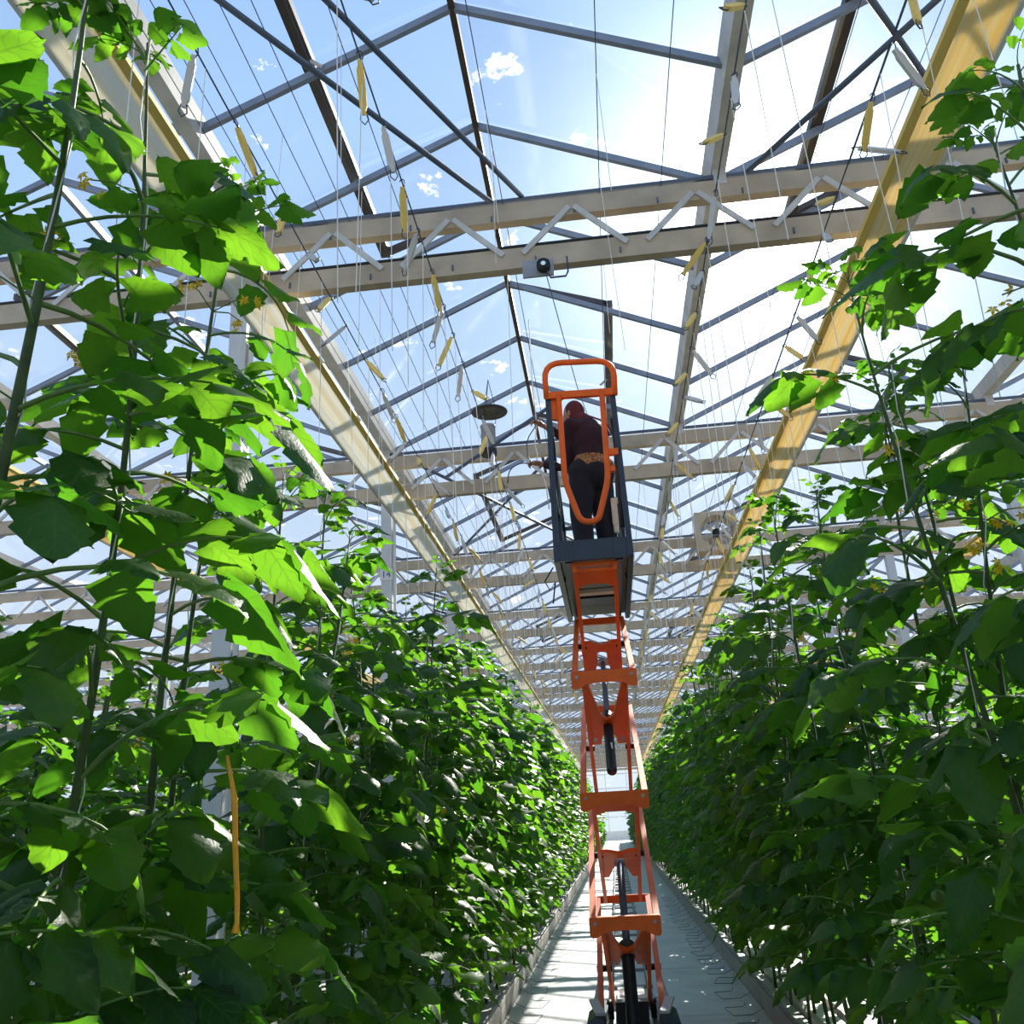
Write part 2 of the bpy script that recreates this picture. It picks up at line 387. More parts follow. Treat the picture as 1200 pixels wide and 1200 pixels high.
# columns under every second gutter
col_n = 0
for k in range(0, NT):
    for gx in (-2.72, 5.28, -10.72, 13.28):
        if abs(gx) > 6 and k > 8: continue
        y = TR0 + TRS * k
        where = {-2.72: 'behind the left plant row', 5.28: 'beyond the right plant row', -10.72: 'far out on the left', 13.28: 'far out on the right'}[gx]
        c_ = thing('column', (gx, y, 0), 'pale square steel column %s, %s from the viewer' % (where, ORD[k]), None, 'roof columns', 'structure')
        MB().box((gx, y, (5.73 + GND) / 2), (0.14, 0.12, 5.73 - GND)).build('shaft', PALE, c_)
        MB().box((gx, y, GND + 0.0), (0.26, 0.26, 0.06)).build('foot_plate', STEEL, c_)
        if gx == -2.72:
            MB().tube([(gx + 0.10, y - 0.02, GND + 0.1), (gx + 0.10, y - 0.02, 5.7)], 0.022, 6).build('drain_pipe', WHITE, c_)
        if gx == -2.72 and k == 1:
            pl = MB().box((gx, y - 0.066, 4.68), (0.17, 0.008, 0.15)).build('number_plate', WHITE, c_)
            cu = bpy.data.curves.new('number', 'FONT'); cu.body = '14'; cu.size = 0.13; cu.align_x = 'CENTER'; cu.align_y = 'CENTER'; cu.extrude = 0.002
            to = bpy.data.objects.new('tmp', cu); C.objects.link(to); bpy.context.view_layer.update()
            me = bpy.data.meshes.new_from_object(to.evaluated_get(bpy.context.evaluated_depsgraph_get())); bpy.data.objects.remove(to)
            me.materials.clear(); me.materials.append(BLUEP)
            link('number', me, pl, (0, y - 0.073 - y, 4.68), (PI / 2, 0, 0))
# horizontal bracing rods between the first trusses
def rod(name, a, b, r, label, cat, m_=DARKBAR, group=None, n=6):
    a = Vector(a)
    return tag(MB().tube([a, b], r, n).build(name, m_, None, True, a), label, cat, group)
BR = [((-0.34, 6.18, 6.43), (-2.72, 1.4, 6.43)), ((-0.60, 6.18, 6.41), (-2.72, 2.9, 6.41)), ((3.28, 6.18, 6.43), (1.28, 3.6, 6.43)), ((1.5, 6.18, 6.41), (3.28, 3.6, 6.41)),
      ((-2.6, 11.2, 6.42), (-0.2, 16.2, 6.42)), ((-0.2, 11.2, 6.42), (-2.6, 16.2, 6.42)), ((-0.1, 9.9, 6.45), (-1.9, 11.2, 6.0))]
for i, (a, b) in enumerate(BR):
    tag(rod('bracing_rod', a, b, 0.024, 'dark diagonal roof bracing rod, %s counted from the first truss' % ORD[i], None, DARKBAR, 'roof bracing'), kind='structure')
# open and shut roof vents
vi = 0
for (sp, s), L in VENTS.items():
    rx = RX0 + SPAN * sp
    for (a, b) in L:
        shut = (sp, s) == (1, -1)
        ang = ANG * 1.0 if shut else 0.35
        dv = Vector((s * math.cos(ang), 0, -math.sin(ang))); ln = 1.20
        h = Vector((rx, 0, RZ + 0.07)); o_ = h + dv * ln
        where = ('over the aisle, %s slope' % ('left' if s < 0 else 'right')) if sp == 0 else ('in the span %s of the aisle, %s slope' % ('right' if sp > 0 else 'left', 'left' if s < 0 else 'right'))
        v = thing('roof_vent', (rx, a, RZ), '%s roof vent %s, %s along' % ('shut' if shut else 'open', where, ORD[L.index((a, b))]), 'vent', 'roof vents')
        MB().bar(o_ + Vector((0, a, 0)), o_ + Vector((0, b, 0)), 0.10, 0.07).build('outer_frame', BROWN, v)
        for yv in (a + 0.03, b - 0.03): MB().bar(h + Vector((0, yv, 0)), o_ + Vector((0, yv, 0)), 0.06, 0.06).build('side_frame', BROWN, v)
        nn = max(1, round((b - a) / 1.25)); st = (b - a) / nn
        for i in range(nn):
            ya = a + st * i + 0.03; yb = a + st * (i + 1) - 0.03
            MB().prism([(0, ya), (ln, ya), (ln, yb), (0, yb)], h, dv, (0, 1, 0), 0.006).build('glass_pane', GLASS, v)
        if not shut:
            ym = (a + b) / 2; MB().tube([o_ + Vector((0, ym, 0)), (rx + s * 1.0, ym, (GZ + RZ) / 2)], 0.016, 6).build('stay', STEEL, v)
SWX = [-2.55, -2.4, -2.2, -2.0, -1.8, -1.6, -1.35, -0.5, 0.3, 0.8, 2.0, 2.3, 2.55, 2.8]
# thin lengthwise wires carrying the screen, and the crop wires over the rows
for i, xw in enumerate(SWX):
    rod('screen_wire', (xw, -3, 6.36), (xw, 70, 6.36), 0.0035, 'thin dark wire stretched lengthwise under the roof, %s from the left' % ORD[i], 'wire', WIRE, 'screen wires', 4)
CW = [-1.82, -1.0, 1.0, 1.82]
for i, xw in enumerate(CW):
    rod('crop_wire', (xw, -3, 5.36), (xw, 70, 5.36), 0.005, 'dark crop wire carrying twine hooks, %s from the left' % ORD[i], 'wire', WIRE, 'crop wires', 5)

# ------------------------------------------------------------------ long yellow films under the trusses
def film(x, side, za=5.42, label='', wd=0.30, tilt=0.0, fm=None):
    t = thing('yellow_film', (x, 0, za), label, 'sticky film', 'yellow films over the rows')
    c, s_ = math.cos(tilt), math.sin(tilt)
    def prof(a, b): return (a * c - b * s_, a * s_ + b * c)
    hw = wd / 2
    band = [prof(-hw, 0), prof(-hw * .5, 0.012), prof(0, 0.0), prof(hw * .5, 0.012), prof(hw, 0), prof(hw, 0.012), prof(hw * .5, 0.024), prof(0, 0.012), prof(-hw * .5, 0.024), prof(-hw, 0.012)]
    MB().prism(band, (x, 40, za), (1, 0, 0), (0, 0, 1), 84).build('film', fm or FILM, t)
    for sg in (-1, 1):
        e_ = prof(sg * hw, 0.0)
        MB().box((x + e_[0], 40, za + e_[1] + 0.01), (0.06 if (sg > 0) == (x < 0) else 0.03, 84, 0.04)).build('edge_strip', YTWINE if (sg > 0) == (x < 0) else WHITE, t)
    for y in [TR0 + TRS * k for k in range(-1, 8)]:
        MB().tube([(x, y, za + 0.02), (x, y, 5.76)], 0.006, 5).build('hanger', WIRE, t)
film(-2.44, 'left', 5.45, 'long yellow film strip, sun glare painted white, stretched lengthwise above the left row', 0.30, 0.25, FILM_SUNLIT)
film(2.33, 'right', 5.45, 'long yellow film strip stretched lengthwise above the right row', 0.30, -0.15)
film(-6.45, 'left', 5.45, 'yellow film strip farther left, seen through the leaves', 0.30, 0.25)
film(6.3, 'right', 5.45, 'yellow film strip farther right, seen through the leaves', 0.30, -0.15)
# white heating pipes beside the left film
for i, dx in enumerate((0, 0.05, 0.10)):
    rod('white_pipe', (-2.70 + dx, -3, 5.98 + 0.01 * i), (-2.70 + dx, 85, 5.98 + 0.01 * i), 0.02, 'thin white pipe along the left gutter, %s of three' % ORD[i], 'pipe', WHITE, 'white pipes by the left gutter', 8)

# ------------------------------------------------------------------ twine hooks hanging on the crop wires
rng = random.Random(5)
def hook_meshes(col, hc):
    core = MB(); pts = []
    core.prism([(-0.010, -0.03), (0.010, -0.03), (0.011, -0.055), (0.018, -0.07), (0.018, -0.22), (0.011, -0.235), (0.010, -0.255), (-0.010, -0.255), (-0.011, -0.235), (-0.018, -0.22), (-0.018, -0.07), (-0.011, -0.055)], (0, 0, 0), (1, 0, 0), (0, 0, 1), 0.022)
    hk = MB(); hb_ = MB()
    top = [(0.0, 0, -0.045), (0.018, 0, -0.02), (0.012, 0, 0.004), (-0.004, 0, 0.008), (-0.014, 0, -0.006)]
    bot = [(0.012, 0, -0.24), (0.02, 0, -0.275), (0.0, 0, -0.295), (-0.02, 0, -0.275), (-0.012, 0, -0.24)]
    hk.tube(top, 0.0035, 5); hb_.tube(bot, 0.0035, 5)
    return core.mesh('twine_winding', col), hk.mesh('hook', WIRE, True), hb_.mesh('hook', WIRE, True)
HM = [hook_meshes(GTWINE, WIRE), hook_meshes(YTWINE, WIRE)]
tw_cache = {}
def twine(a, ln, label, group, m_=TWINE, lean=(0, 0), r=0.0026):
    key = (round(ln, 1), m_.name, round(lean[0], 2), round(lean[1], 2), r)
    if key not in tw_cache:
        tw_cache[key] = MB().tube([(0, 0, 0), (lean[0] * ln, lean[1] * ln, -key[0])], r, 4, False).mesh('twine', m_)
    return tag(link('twine', tw_cache[key], None, a), label, 'twine', group)
WN = {-1.82: 'outer wire of the left row', -1.0: 'aisle-side wire of the left row', 1.0: 'aisle-side wire of the right row', 1.82: 'outer wire of the right row'}
for xw in CW:
    y = 3.1 + (0.3 if xw < -1.5 else 0); k = 0; cnt = 0
    while y < 30:
        kind = 1 if (k % 2 == 1) else 0
        cl = 'yellow' if kind else 'grey'
        lab = ('%s twine-wound hook on the %s, %s from the viewer' % (cl, WN[xw], ORD[k])) if k < 20 else '%s twine-wound hook far along the %s' % (cl, WN[xw])
        h = thing('twine_hook', (xw, y, 5.365), lab, 'hook', 'twine hooks on the crop wires')
        a_ = rng.uniform(-0.75, 0.75); b_ = rng.uniform(-0.9, 0.9)
        h.rotation_euler = (b_, a_, rng.uniform(-0.6, 0.6)); h.scale = (1.1, 1.1, 1.2)
        link('twine_winding', HM[kind][0], h); link('hook', HM[kind][1], h); link('hook', HM[kind][2], h)
        y += 0.40 + rng.uniform(-0.07, 0.12) + (0.012 * k); k += 1
for xw in CW:
    y = 2.5
    while y < 26:
        y += rng.uniform(0.32, 0.75)
        side = 'left' if xw < 0 else 'right'
        twine((xw, y, 5.36), rng.choice([1.4, 1.8, 2.3]), 'thin white twine hanging from the %s' % WN[xw], 'hanging twines of the ' + WN[xw], TWINE, (rng.uniform(-0.05, 0.05), rng.uniform(-0.06, 0.06)))
for i in range(46):
    xx = rng.choice([-2.0, -1.6, -1.35, -0.5, -0.5, 0.3, 0.3, 0.8, 2.0]); y = rng.uniform(4.2, 24)
    twine((xx, y, 6.36), rng.choice([1.0, 1.6, 2.1]), 'fine white twine hanging loose from the roof wires', 'loose twines under the roof', TWINE, (rng.uniform(-0.05, 0.05), rng.uniform(-0.05, 0.05)), 0.0024)

# ------------------------------------------------------------------ pipe rail, grow gutters and wire brackets along the path
pr = thing('pipe_rail', (0, 0, 0), 'pair of grey pipe rails with cross supports on the slab path', 'rail')
for s in (-1, 1): MB().tube([(s * 0.21, 6.6, 0.075), (s * 0.21, 80, 0.075)], 0.024, 8).build('rail', GREYM, pr, True)
slp = MB().box((0, 0, 0.034), (0.52, 0.05, 0.036)).mesh('cross_support', GREYM)
y = 10.6
while y < 60: link('cross_support', slp, pr, (0, y, 0)); y += 1.25
pr.location.z = GND
def sub_slab():
    b = MB(); prof = [(-0.10, 0), (-0.105, 0.05), (-0.08, 0.085), (0.08, 0.085), (0.105, 0.05), (0.10, 0)]
    b.prism(prof, (0, 0, 0), (1, 0, 0), (0, 0, 1), 0.96); return b.mesh('substrate_slab', FOIL)
ss_me = sub_slab()
for s in (-1, 1):
    nm = 'left' if s < 0 else 'right'
    g = thing('grow_gutter', (s * 1.46, 0, 0), 'low pale grow gutter along the %s edge of the path' % nm, 'gutter', 'grow gutters')
    MB().prism([(-0.15, 0.22), (-0.15, 0.16), (-0.02, 0.13), (0.36, 0.13), (0.36, 0.22), (0.345, 0.22), (0.345, 0.145), (-0.01, 0.145), (-0.135, 0.175), (-0.135, 0.22)] if s > 0 else [(0.15, 0.22), (0.135, 0.22), (0.135, 0.175), (0.01, 0.145), (-0.345, 0.145), (-0.345, 0.22), (-0.36, 0.22), (-0.36, 0.13), (0.02, 0.13), (0.15, 0.16)],
               (s * 1.46, 40, 0), (1, 0, 0), (0, 0, 1), 84).build('trough', LEDGE, g)
    MB().box((s * 1.325, 40, 0.085), (0.03, 84, 0.16)).build('side_board', LEDGE, g)
    MB().tube([(s * 1.325, -2, 0.245), (s * 1.325, 82, 0.245)], 0.018, 6).build('edge_pipe', GREYM, g, True)
    g.location.z = GND
    y = 1.0
    leg = MB().box((0, 0, 0.07), (0.30, 0.05, 0.13)).mesh('leg', GREYM)
    while y < 30: link('leg', leg, g, (s * 0.1, y, 0)); y += 2.0
    for i in range(20):
        tag(link('substrate_slab', ss_me, None, (s * 1.64, 2.0 + i * 1.0, GND + 0.146)), 'white foil-wrapped growing slab in the %s gutter, %s from the viewer' % (nm, ORD[i]), 'growing slab', 'growing slabs in the gutters')
    br = MB(); br.tube([(s * 0.14, 0, 0.06), (s * 0.02, 0, 0.004), (-s * 0.16, 0, 0.004), (-s * 0.17, 0.02, 0.004), (-s * 0.17, 0.40, 0.004), (-s * 0.16, 0.42, 0.004), (s * 0.02, 0.42, 0.004), (s * 0.03, 0.40, 0.02), (s * 0.03, 0.36, 0.05)], 0.0030, 5)
    bme = br.mesh('wire_bracket', WIRE)
    for i in range(22):
        y = 7.0 + i * 0.8 + rng.uniform(-0.12, 0.12)
        o = link('wire_bracket', bme, None, (s * (1.14 + rng.uniform(-0.03, 0.03)), y, GND + 0.0165)); o.rotation_euler = (0, 0, rng.uniform(-0.22, 0.22))
        tag(o, ('bent wire bracket lying on the %s edge of the path, %s from the viewer' % (nm, ORD[i])) if i < 20 else 'bent wire bracket far along the %s path edge' % nm, 'wire bracket', 'wire brackets on the path')

# ------------------------------------------------------------------ scissor lift
YN, YF = 7.5, 9.75
ZS = [-0.17, 0.75, 1.655, 2.61, 3.56]
lift = thing('scissor_lift', (0, 8.6, GND + 0.10), 'tall orange scissor lift with dark blue work basket on the aisle rails', 'scissor lift')
OW, IW = 0.245, 0.172
def armpt(near, far, t_): return Vector((0, YN + (YF - YN) * t_, near + (far - near) * t_))
for k in range(4):
    zb, zt = ZS[k], ZS[k + 1]
    for s in (-1, 1):
        a = MB().bar((s * OW, YN, zb), (s * OW, YF, zt), 0.046, 0.075).build('outer_arm', ORANGE, lift)
        MB().bar((s * IW, YN, zt), (s * IW, YF, zb), 0.034, 0.075).build('inner_arm', ORANGE, lift)
        MB().tube([(s * (IW - 0.03), (YN + YF) / 2, (zb + zt) / 2), (s * (OW + 0.03), (YN + YF) / 2, (zb + zt) / 2)], 0.026, 10).build('pivot_pin', BLACK, lift, True)
    # far-side cross tie
    MB().box((0, YF, zt), (0.50, 0.05, 0.07)).build('far_cross_tie', ORANGE, lift)
    if 0 < k: pass
def crossbar(z_):
    # bent channel facing the viewer with turned-down ends
    hw = 0.268; p = [(-hw, 0.045), (-hw + 0.012, 0.055), (hw - 0.012, 0.055), (hw, 0.045), (hw, -0.075), (hw - 0.02, -0.09), (hw - 0.055, -0.085), (0.15, -0.052), (0.05, -0.042), (-0.05, -0.042), (-0.15, -0.052), (-hw + 0.055, -0.085), (-hw + 0.02, -0.09), (-hw, -0.075)]
    b = MB(); b.prism(p, (0, YN - 0.045, z_), (1, 0, 0), (0, 0, 1), 0.02)
    b.box((0, YN, z_ + 0.048), (0.53, 0.09, 0.012))
    for s in (-1, 1): b.box((s * 0.264, YN, z_ - 0.01), (0.012, 0.09, 0.12))
    o = b.build('crossbar', ORANGE, lift)
    for s in (-1, 1): MB().tube([(s * 0.225, YN - 0.062, z_ + 0.01), (s * 0.225, YN - 0.05, z_ + 0.01)], 0.014, 8).build('bolt', GREYM, o)
for z_ in ZS[1:4]: crossbar(z_)
def plate(k, t0, t1, kind):
    zb, zt = ZS[k], ZS[k + 1]
    near = Vector((0, YN, zt)); far = Vector((0, YF, zb)); L = (far - near).length; uy = (far - near).normalized()
    a, b = t0 * L, t1 * L; w_ = IW + 0.012
    if kind == 'v':
        p = [(-w_, a), (-0.145, a), (-0.055, a + (b - a) * .52), (0, a + (b - a) * .60), (0.055, a + (b - a) * .52), (0.145, a), (w_, a), (w_, b), (0.075, b), (0.06, b - (b - a) * .14), (0, b - (b - a) * .2), (-0.06, b - (b - a) * .14), (-0.075, b), (-w_, b)]
    else:
        p = [(-w_, a), (-0.10, a), (0, a + (b - a) * .10), (0.10, a), (w_, a), (w_, b), (0.11, b), (0.05, a + (b - a) * .55), (0.045, a + (b - a) * .25), (-0.045, a + (b - a) * .25), (-0.05, a + (b - a) * .55), (-0.11, b), (-w_, b)]
    o = MB().prism(p, near, (1, 0, 0), uy, 0.03).build('link_plate', ORANGE, lift)
    nrm_ = Vector((1, 0, 0)).cross(uy)
    if kind == 'v':
        for s in (-1, 1): MB().prism([(s * 0.125 - 0.018, b - 0.13), (s * 0.125 + 0.018, b - 0.13), (s * 0.125 + 0.018, b - 0.05), (s * 0.125 - 0.018, b - 0.05)], near, (1, 0, 0), uy, 0.034).build('slot', GREYM, o)
    return near, uy, L
plate(2, 0.02, 0.46, 'v'); plate(0, 0.03, 0.44, 'v')
plate(3, 0.47, 0.74, 'x'); plate(1, 0.46, 0.72, 'x')
# plain upper plates with a curved lower edge behind the other crossbars
for k in (1, 3):
    zb, zt = ZS[k], ZS[k + 1]; near = Vector((0, YN, zt)); uy = (Vector((0, YF, zb)) - near).normalized(); w_ = IW + 0.01
    MB().prism([(-w_, 0.03), (w_, 0.03), (w_, 0.30), (w_ - 0.03, 0.27), (0.08, 0.22), (-0.08, 0.22), (-w_ + 0.03, 0.27), (-w_, 0.30)], near, (1, 0, 0), uy, 0.03).build('link_plate', ORANGE, lift)
def cyl(p0, p1, split, r0, r1):
    p0, p1 = Vector(p0), Vector(p1); q = p0 + (p1 - p0) * split; u = (p1 - p0).normalized()
    c_ = MB().tube([p0 - u * 0.02, p0, p0 + u * 0.01, q - u * 0.12, q - u * 0.11, q], [r0 * .6, r0 * .95, r0, r0, r0 * 1.25, r0 * 1.25], 16).build('hydraulic_cylinder', BLACK, lift, True)
    MB().tube([q, p1], r1, 12).build('rod', DARKBAR if r1 > 0.02 else CHROME, c_, True)
    MB().tube([p1 + Vector((-0.06, 0, 0)), p1 + Vector((0.06, 0, 0))], 0.035, 12).build('rod_eye', GREYM, c_, True)
    return c_
ca = cyl((0, 7.66, 1.87), (0, 9.20, 3.02), 0.46, 0.042, 0.026)
MB().bar((0.012, 7.86, 2.066), (0.012, 7.93, 2.12), 0.022, 0.004, (0, -0.6, 0.8)).build('sticker', WHITE, ca)
cyl((0, 7.62, -0.10), (0, 9.0, 1.12), 0.50, 0.052, 0.032)
# chassis on rail wheels
G1 = GND
MB().box((0, 8.7, G1 + 0.20), (0.30, 2.7, 0.10)).build('chassis', GREYM, lift)
MB().box((0, 9.0, G1 + 0.34), (0.24, 0.8, 0.16)).build('battery_box', WHITE, lift)
MB().box((0, 8.45, G1 + 0.36), (0.27, 0.16, 0.22)).build('pump_box', BLACK, lift)
for s in (-1, 1):
    # rounded drive covers at the near corners, joined to the mast by dark side beams
    pf = [(0.20, 0.0), (0.37, 0.0), (0.385, 0.06), (0.36, 0.30), (0.33, 0.40), (0.27, 0.44), (0.22, 0.42), (0.20, 0.34)]
    pf = pf if s > 0 else [(-a, b) for a, b in pf][::-1]
    MB().prism(pf, (0, 7.55, G1 + 0.12), (1, 0, 0), (0, 0, 1), 0.42).build('wheel_cover', NAVY, lift)
    MB().bar((s * 0.29, 7.72, 0.08), (s * 0.28, 9.9, 0.02), 0.05, 0.06).build('side_beam', NAVY, lift)
    MB().bar((s * 0.23, 7.36, 0.17), (s * 0.29, 7.74, 0.20), 0.07, 0.02).build('foot_pedal', GREYM, lift)
    MB().box((s * 0.25, 8.7, G1 + 0.20), (0.05, 2.5, 0.08)).build('rail_beam', NAVY, lift)
    for y in (7.7, 9.7):
        MB().tube([(s * 0.175, y, G1 + 0.185), (s * 0.235, y, G1 + 0.185)], 0.085, 14).build('wheel', BLACK, lift, True)
# basket
BX, BY0, BY1, BZ = 0.318, 7.45, 9.95, 3.62
MB().box((0, (BY0 + BY1) / 2 + 0.02, BZ + 0.07), (0.60, BY1 - BY0 - 0.08, 0.03)).build('platform_floor', GREENP, lift)
tb = MB().box((0, BY0, BZ + 0.085), (0.67, 0.03, 0.18)).build('toe_board', NAVY, lift)
for s in (-1, 1):
    MB().box((s * 0.17, BY0 - 0.017, BZ + 0.085), (0.006, 0.004, 0.17)).build('seam', BLACK, tb)
    MB().box((s * BX, (BY0 + BY1) / 2, BZ + 0.06), (0.05, BY1 - BY0, 0.13)).build('side_beam', NAVY, lift)
    MB().box((s * (BX - 0.10), (BY0 + BY1) / 2, BZ + 0.02), (0.06, BY1 - BY0 - 0.1, 0.06)).build('under_runner', NAVY, lift)
    MB().bar((s * BX, BY0, BZ), (s * (BX - 0.025), BY0, 5.20), 0.05, 0.05, (0, 1, 0)).build('corner_post', NAVY, lift)
    MB().bar((s * (BX - 0.02), BY0 + 0.75, BZ), (s * (BX - 0.02), BY0 + 0.75, 4.80), 0.035, 0.035, (0, 1, 0)).build('corner_post', NAVY, lift)
    MB().bar((s * BX, BY1, BZ), (s * BX, BY1, 4.72), 0.045, 0.045, (0, 1, 0)).build('corner_post', NAVY, lift)
    MB().bar((s * (BX - 0.02), BY0, 5.16), (s * (BX - 0.02), BY0 + 0.75, 4.80), 0.04, 0.04).build('top_rail', NAVY, lift)
    MB().bar((s * (BX - 0.02), BY0 + 0.75, 4.80), (s * BX, BY1, 4.72), 0.04, 0.04).build('top_rail', NAVY, lift)
    MB().bar((s * (BX - 0.02), BY0, 4.3), (s * BX, BY1, 4.25), 0.03, 0.03).build('mid_rail', NAVY, lift)
MB().bar((-BX, BY1, 4.72), (BX, BY1, 4.72), 0.04, 0.04).build('top_rail', NAVY, lift)
MB().box((0, 9.0, BZ + 0.01), (0.34, 0.34, 0.05)).build('under_box', BLACK, lift)
MB().box((0, 8.3, BZ + 0.03), (0.34, 0.45, 0.03)).build('under_plate', GREENP, lift)
MB().box((0, BY0 + 0.12, BZ - 0.02), (0.40, 0.10, 0.04)).build('scissor_mount', ORANGE, lift)
MB().box((0, 8.72, BZ + 0.02), (0.34, 0.12, 0.04)).build('under_strip', WHITE, lift)
def rounded(cx, pts_, r, n=5):
    out = []
    k = len(pts_)
    for i, p in enumerate(pts_):
        p = Vector(p)
        if i in (0, k - 1): out.append(p); continue
        a = Vector(pts_[i - 1]); b = Vector(pts_[i + 1]); da = (a - p); db = (b - p)
        rr = min(r, da.length * .48, db.length * .48); da.normalize(); db.normalize()
        for j in range(n + 1):
            t_ = j / n; out.append((p + da * rr) * (1 - t_) ** 2 + p * 2 * t_ * (1 - t_) + (p + db * rr) * t_ ** 2)
    return out
GY = BY0 - 0.03
MB().tube(rounded(0, [(-0.305, GY, 5.17), (-0.31, GY, 5.53), (0.335, GY, 5.49), (0.315, GY, 5.14)], 0.17), 0.028, 10).build('hoop_rail', ORANGE, lift, True)
MB().bar((-0.315, GY, 5.19), (0.325, GY, 5.17), 0.04, 0.065).build('hoop_crossbar', ORANGE, lift)
gate = MB().tube(rounded(0, [(-0.195, GY - 0.01, 5.18), (-0.195, GY - 0.01, 4.33), (-0.085, GY - 0.01, 3.95), (0.065, GY - 0.01, 3.94), (0.185, GY - 0.01, 4.33), (0.20, GY - 0.01, 5.18)], 0.10), 0.027, 10).build('gate_loop', ORANGE, lift, True)
MB().box((0.245, GY, 4.58), (0.10, 0.04, 0.06)).build('gate_latch', ORANGE, gate)
MB().box((0.225, GY, 4.42), (0.06, 0.04, 0.05)).build('gate_latch', ORANGE, gate)
MB().box((-0.25, GY + 0.03, 5.06), (0.10, 0.03, 0.20)).build('gate_hinge_plate', ORANGE, lift)
MB().tube([(0.27, BY0 + 0.06, 4.95), (0.285, BY0 + 0.10, 4.6), (0.27, BY0 + 0.06, 4.2), (0.28, BY0 + 0.05, 3.9)], 0.02, 8).build('control_cable', BLACK, lift, True)
MB().box((0.27, BY0 + 0.07, 4.02), (0.05, 0.06, 0.20)).build('control_box', BLACK, lift)
MB().tube([(-0.36, BY0 + 0.1, 3.6), (-0.44, BY0 + 0.1, 3.48), (-0.40, BY0 + 0.1, 3.40), (-0.35, BY0 + 0.12, 3.47), (-0.38, BY0 + 0.1, 3.28)], 0.007, 5).build('loose_cable', BLACK, lift, True)

# ------------------------------------------------------------------ worker in the basket
def remeshed(mb, name, voxel, material, smooth_it=4):
    me = mb.mesh(name, None); o = bpy.data.objects.new('tmp', me); C.objects.link(o)
    md = o.modifiers.new('r', 'REMESH'); md.mode = 'VOXEL'; md.voxel_size = voxel
    sm = o.modifiers.new('s', 'SMOOTH'); sm.iterations = smooth_it; sm.factor = 0.5
    bpy.context.view_layer.update()
    r = bpy.data.meshes.new_from_object(o.evaluated_get(bpy.context.evaluated_depsgraph_get()))
    bpy.data.objects.remove(o); bpy.data.meshes.remove(me)
    r.materials.clear(); r.materials.append(material)
    r.polygons.foreach_set('use_smooth', [True] * len(r.polygons)); r.name = name
    return r
def limb(mb, pts, rs, n=12):
    pts = [Vector(p) for p in pts]
    mb.tube(pts, rs, n)
    for p, r_ in zip(pts, rs): mb.ball(p, r_ * 0.99, n, 8)
PX, PY, PZ = 0.03, 7.98, BZ + 0.087
TH = math.radians(-50)
def P(x_, y_, z_): return (PX + x_ * math.cos(TH) - y_ * math.sin(TH), PY + x_ * math.sin(TH) + y_ * math.cos(TH), PZ + z_)
person = thing('person', (PX, PY, PZ), 'worker in dark maroon jacket and black trousers reaching out of the lift basket', 'person')
# anchor points (the body frame faces local -x, turned towards the aisle's far left)
HEADC = (PX - 0.115, PY + 0.06, PZ + 1.575); NECK = P(-0.05, 0, 1.43)
SHn, SHf = P(0.0, -0.185, 1.37), P(0.0, 0.185, 1.39)
ELn, HAn = (PX - 0.215, PY + 0.02, PZ + 0.99), (PX - 0.465, PY + 0.02, PZ + 1.06)
ELf, HAf = (PX - 0.10, PY + 0.33, PZ + 1.36), (PX - 0.43, PY + 0.16, PZ + 1.53)
HPn, HPf = P(0.01, -0.105, 0.90), P(0.01, 0.105, 0.90)
KNn, KNf = P(-0.03, -0.125, 0.48), P(0.01, 0.125, 0.48)
ANn, ANf = P(0.01, -0.135, 0.085), P(0.03, 0.135, 0.085)
FWD = Vector((-math.cos(TH), -math.sin(TH), 0)); SIDE = Vector((-math.sin(TH), math.cos(TH), 0)); HF = Vector((-0.93, 0.36, 0)); HS = Vector((0.36, 0.93, 0))
def vlerp(a, b, t_): return Vector(a) * (1 - t_) + Vector(b) * t_
b = MB(); HC = Vector(HEADC); UP = Vector((0, 0, 1))
b.ball(HC, (0.094, 0.082, 0.118), 18, 14)
b.ball(HC + HF * 0.05 - UP * 0.06, (0.054, 0.052, 0.06), 12, 10)       # jaw
b.ball(HC + HF * 0.103 - UP * 0.012, (0.018, 0.014, 0.026), 8, 8)          # nose
b.ball(HC + HF * 0.088 - UP * 0.062, (0.014, 0.022, 0.008), 8, 6)         # lips
for s in (-1, 1):
    b.ball(HC + HS * (s * 0.082) - UP * 0.015, (0.018, 0.014, 0.034), 8, 8)
limb(b, [NECK, vlerp(NECK, HEADC, 0.7)], [0.055, 0.05])
limb(b, [P(0.03, 0, 0.95), P(0.035, 0, 1.15), P(0.01, 0, 1.32), NECK], [0.12, 0.12, 0.12, 0.055])
for sh, el, ha in ((SHn, ELn, HAn), (SHf, ELf, HAf)):
    limb(b, [P(0.01, 0, 1.34), sh, vlerp(sh, el, .5), el, vlerp(el, ha, .5), vlerp(el, ha, .93)], [0.10, 0.055, 0.045, 0.038, 0.034, 0.025])
    h = Vector(ha); dr = (h - Vector(el)).normalized(); sd_ = dr.cross(Vector((0, 0, 1))).normalized(); up = sd_.cross(dr)
    limb(b, [h - dr * 0.02, h + dr * 0.02, h + dr * 0.055], [0.024, 0.030, 0.026])
    for i, (o_, L_) in enumerate(((-0.030, .062), (-0.010, .074), (0.010, .070), (0.030, .054))):
        r0 = h + dr * 0.06 + sd_ * o_
        limb(b, [r0, r0 + dr * L_ * .5 - up * 0.008, r0 + dr * L_ * .75 - up * 0.034, r0 + dr * L_ * .5 - up * 0.052], [0.0095, 0.009, 0.0085, 0.0078], 8)
    r0 = h + dr * 0.01 - sd_ * 0.03
    limb(b, [r0, r0 + dr * 0.03 - sd_ * 0.025 - up * 0.012, r0 + dr * 0.062 - sd_ * 0.018 - up * 0.03], [0.012, 0.0105, 0.009], 8)
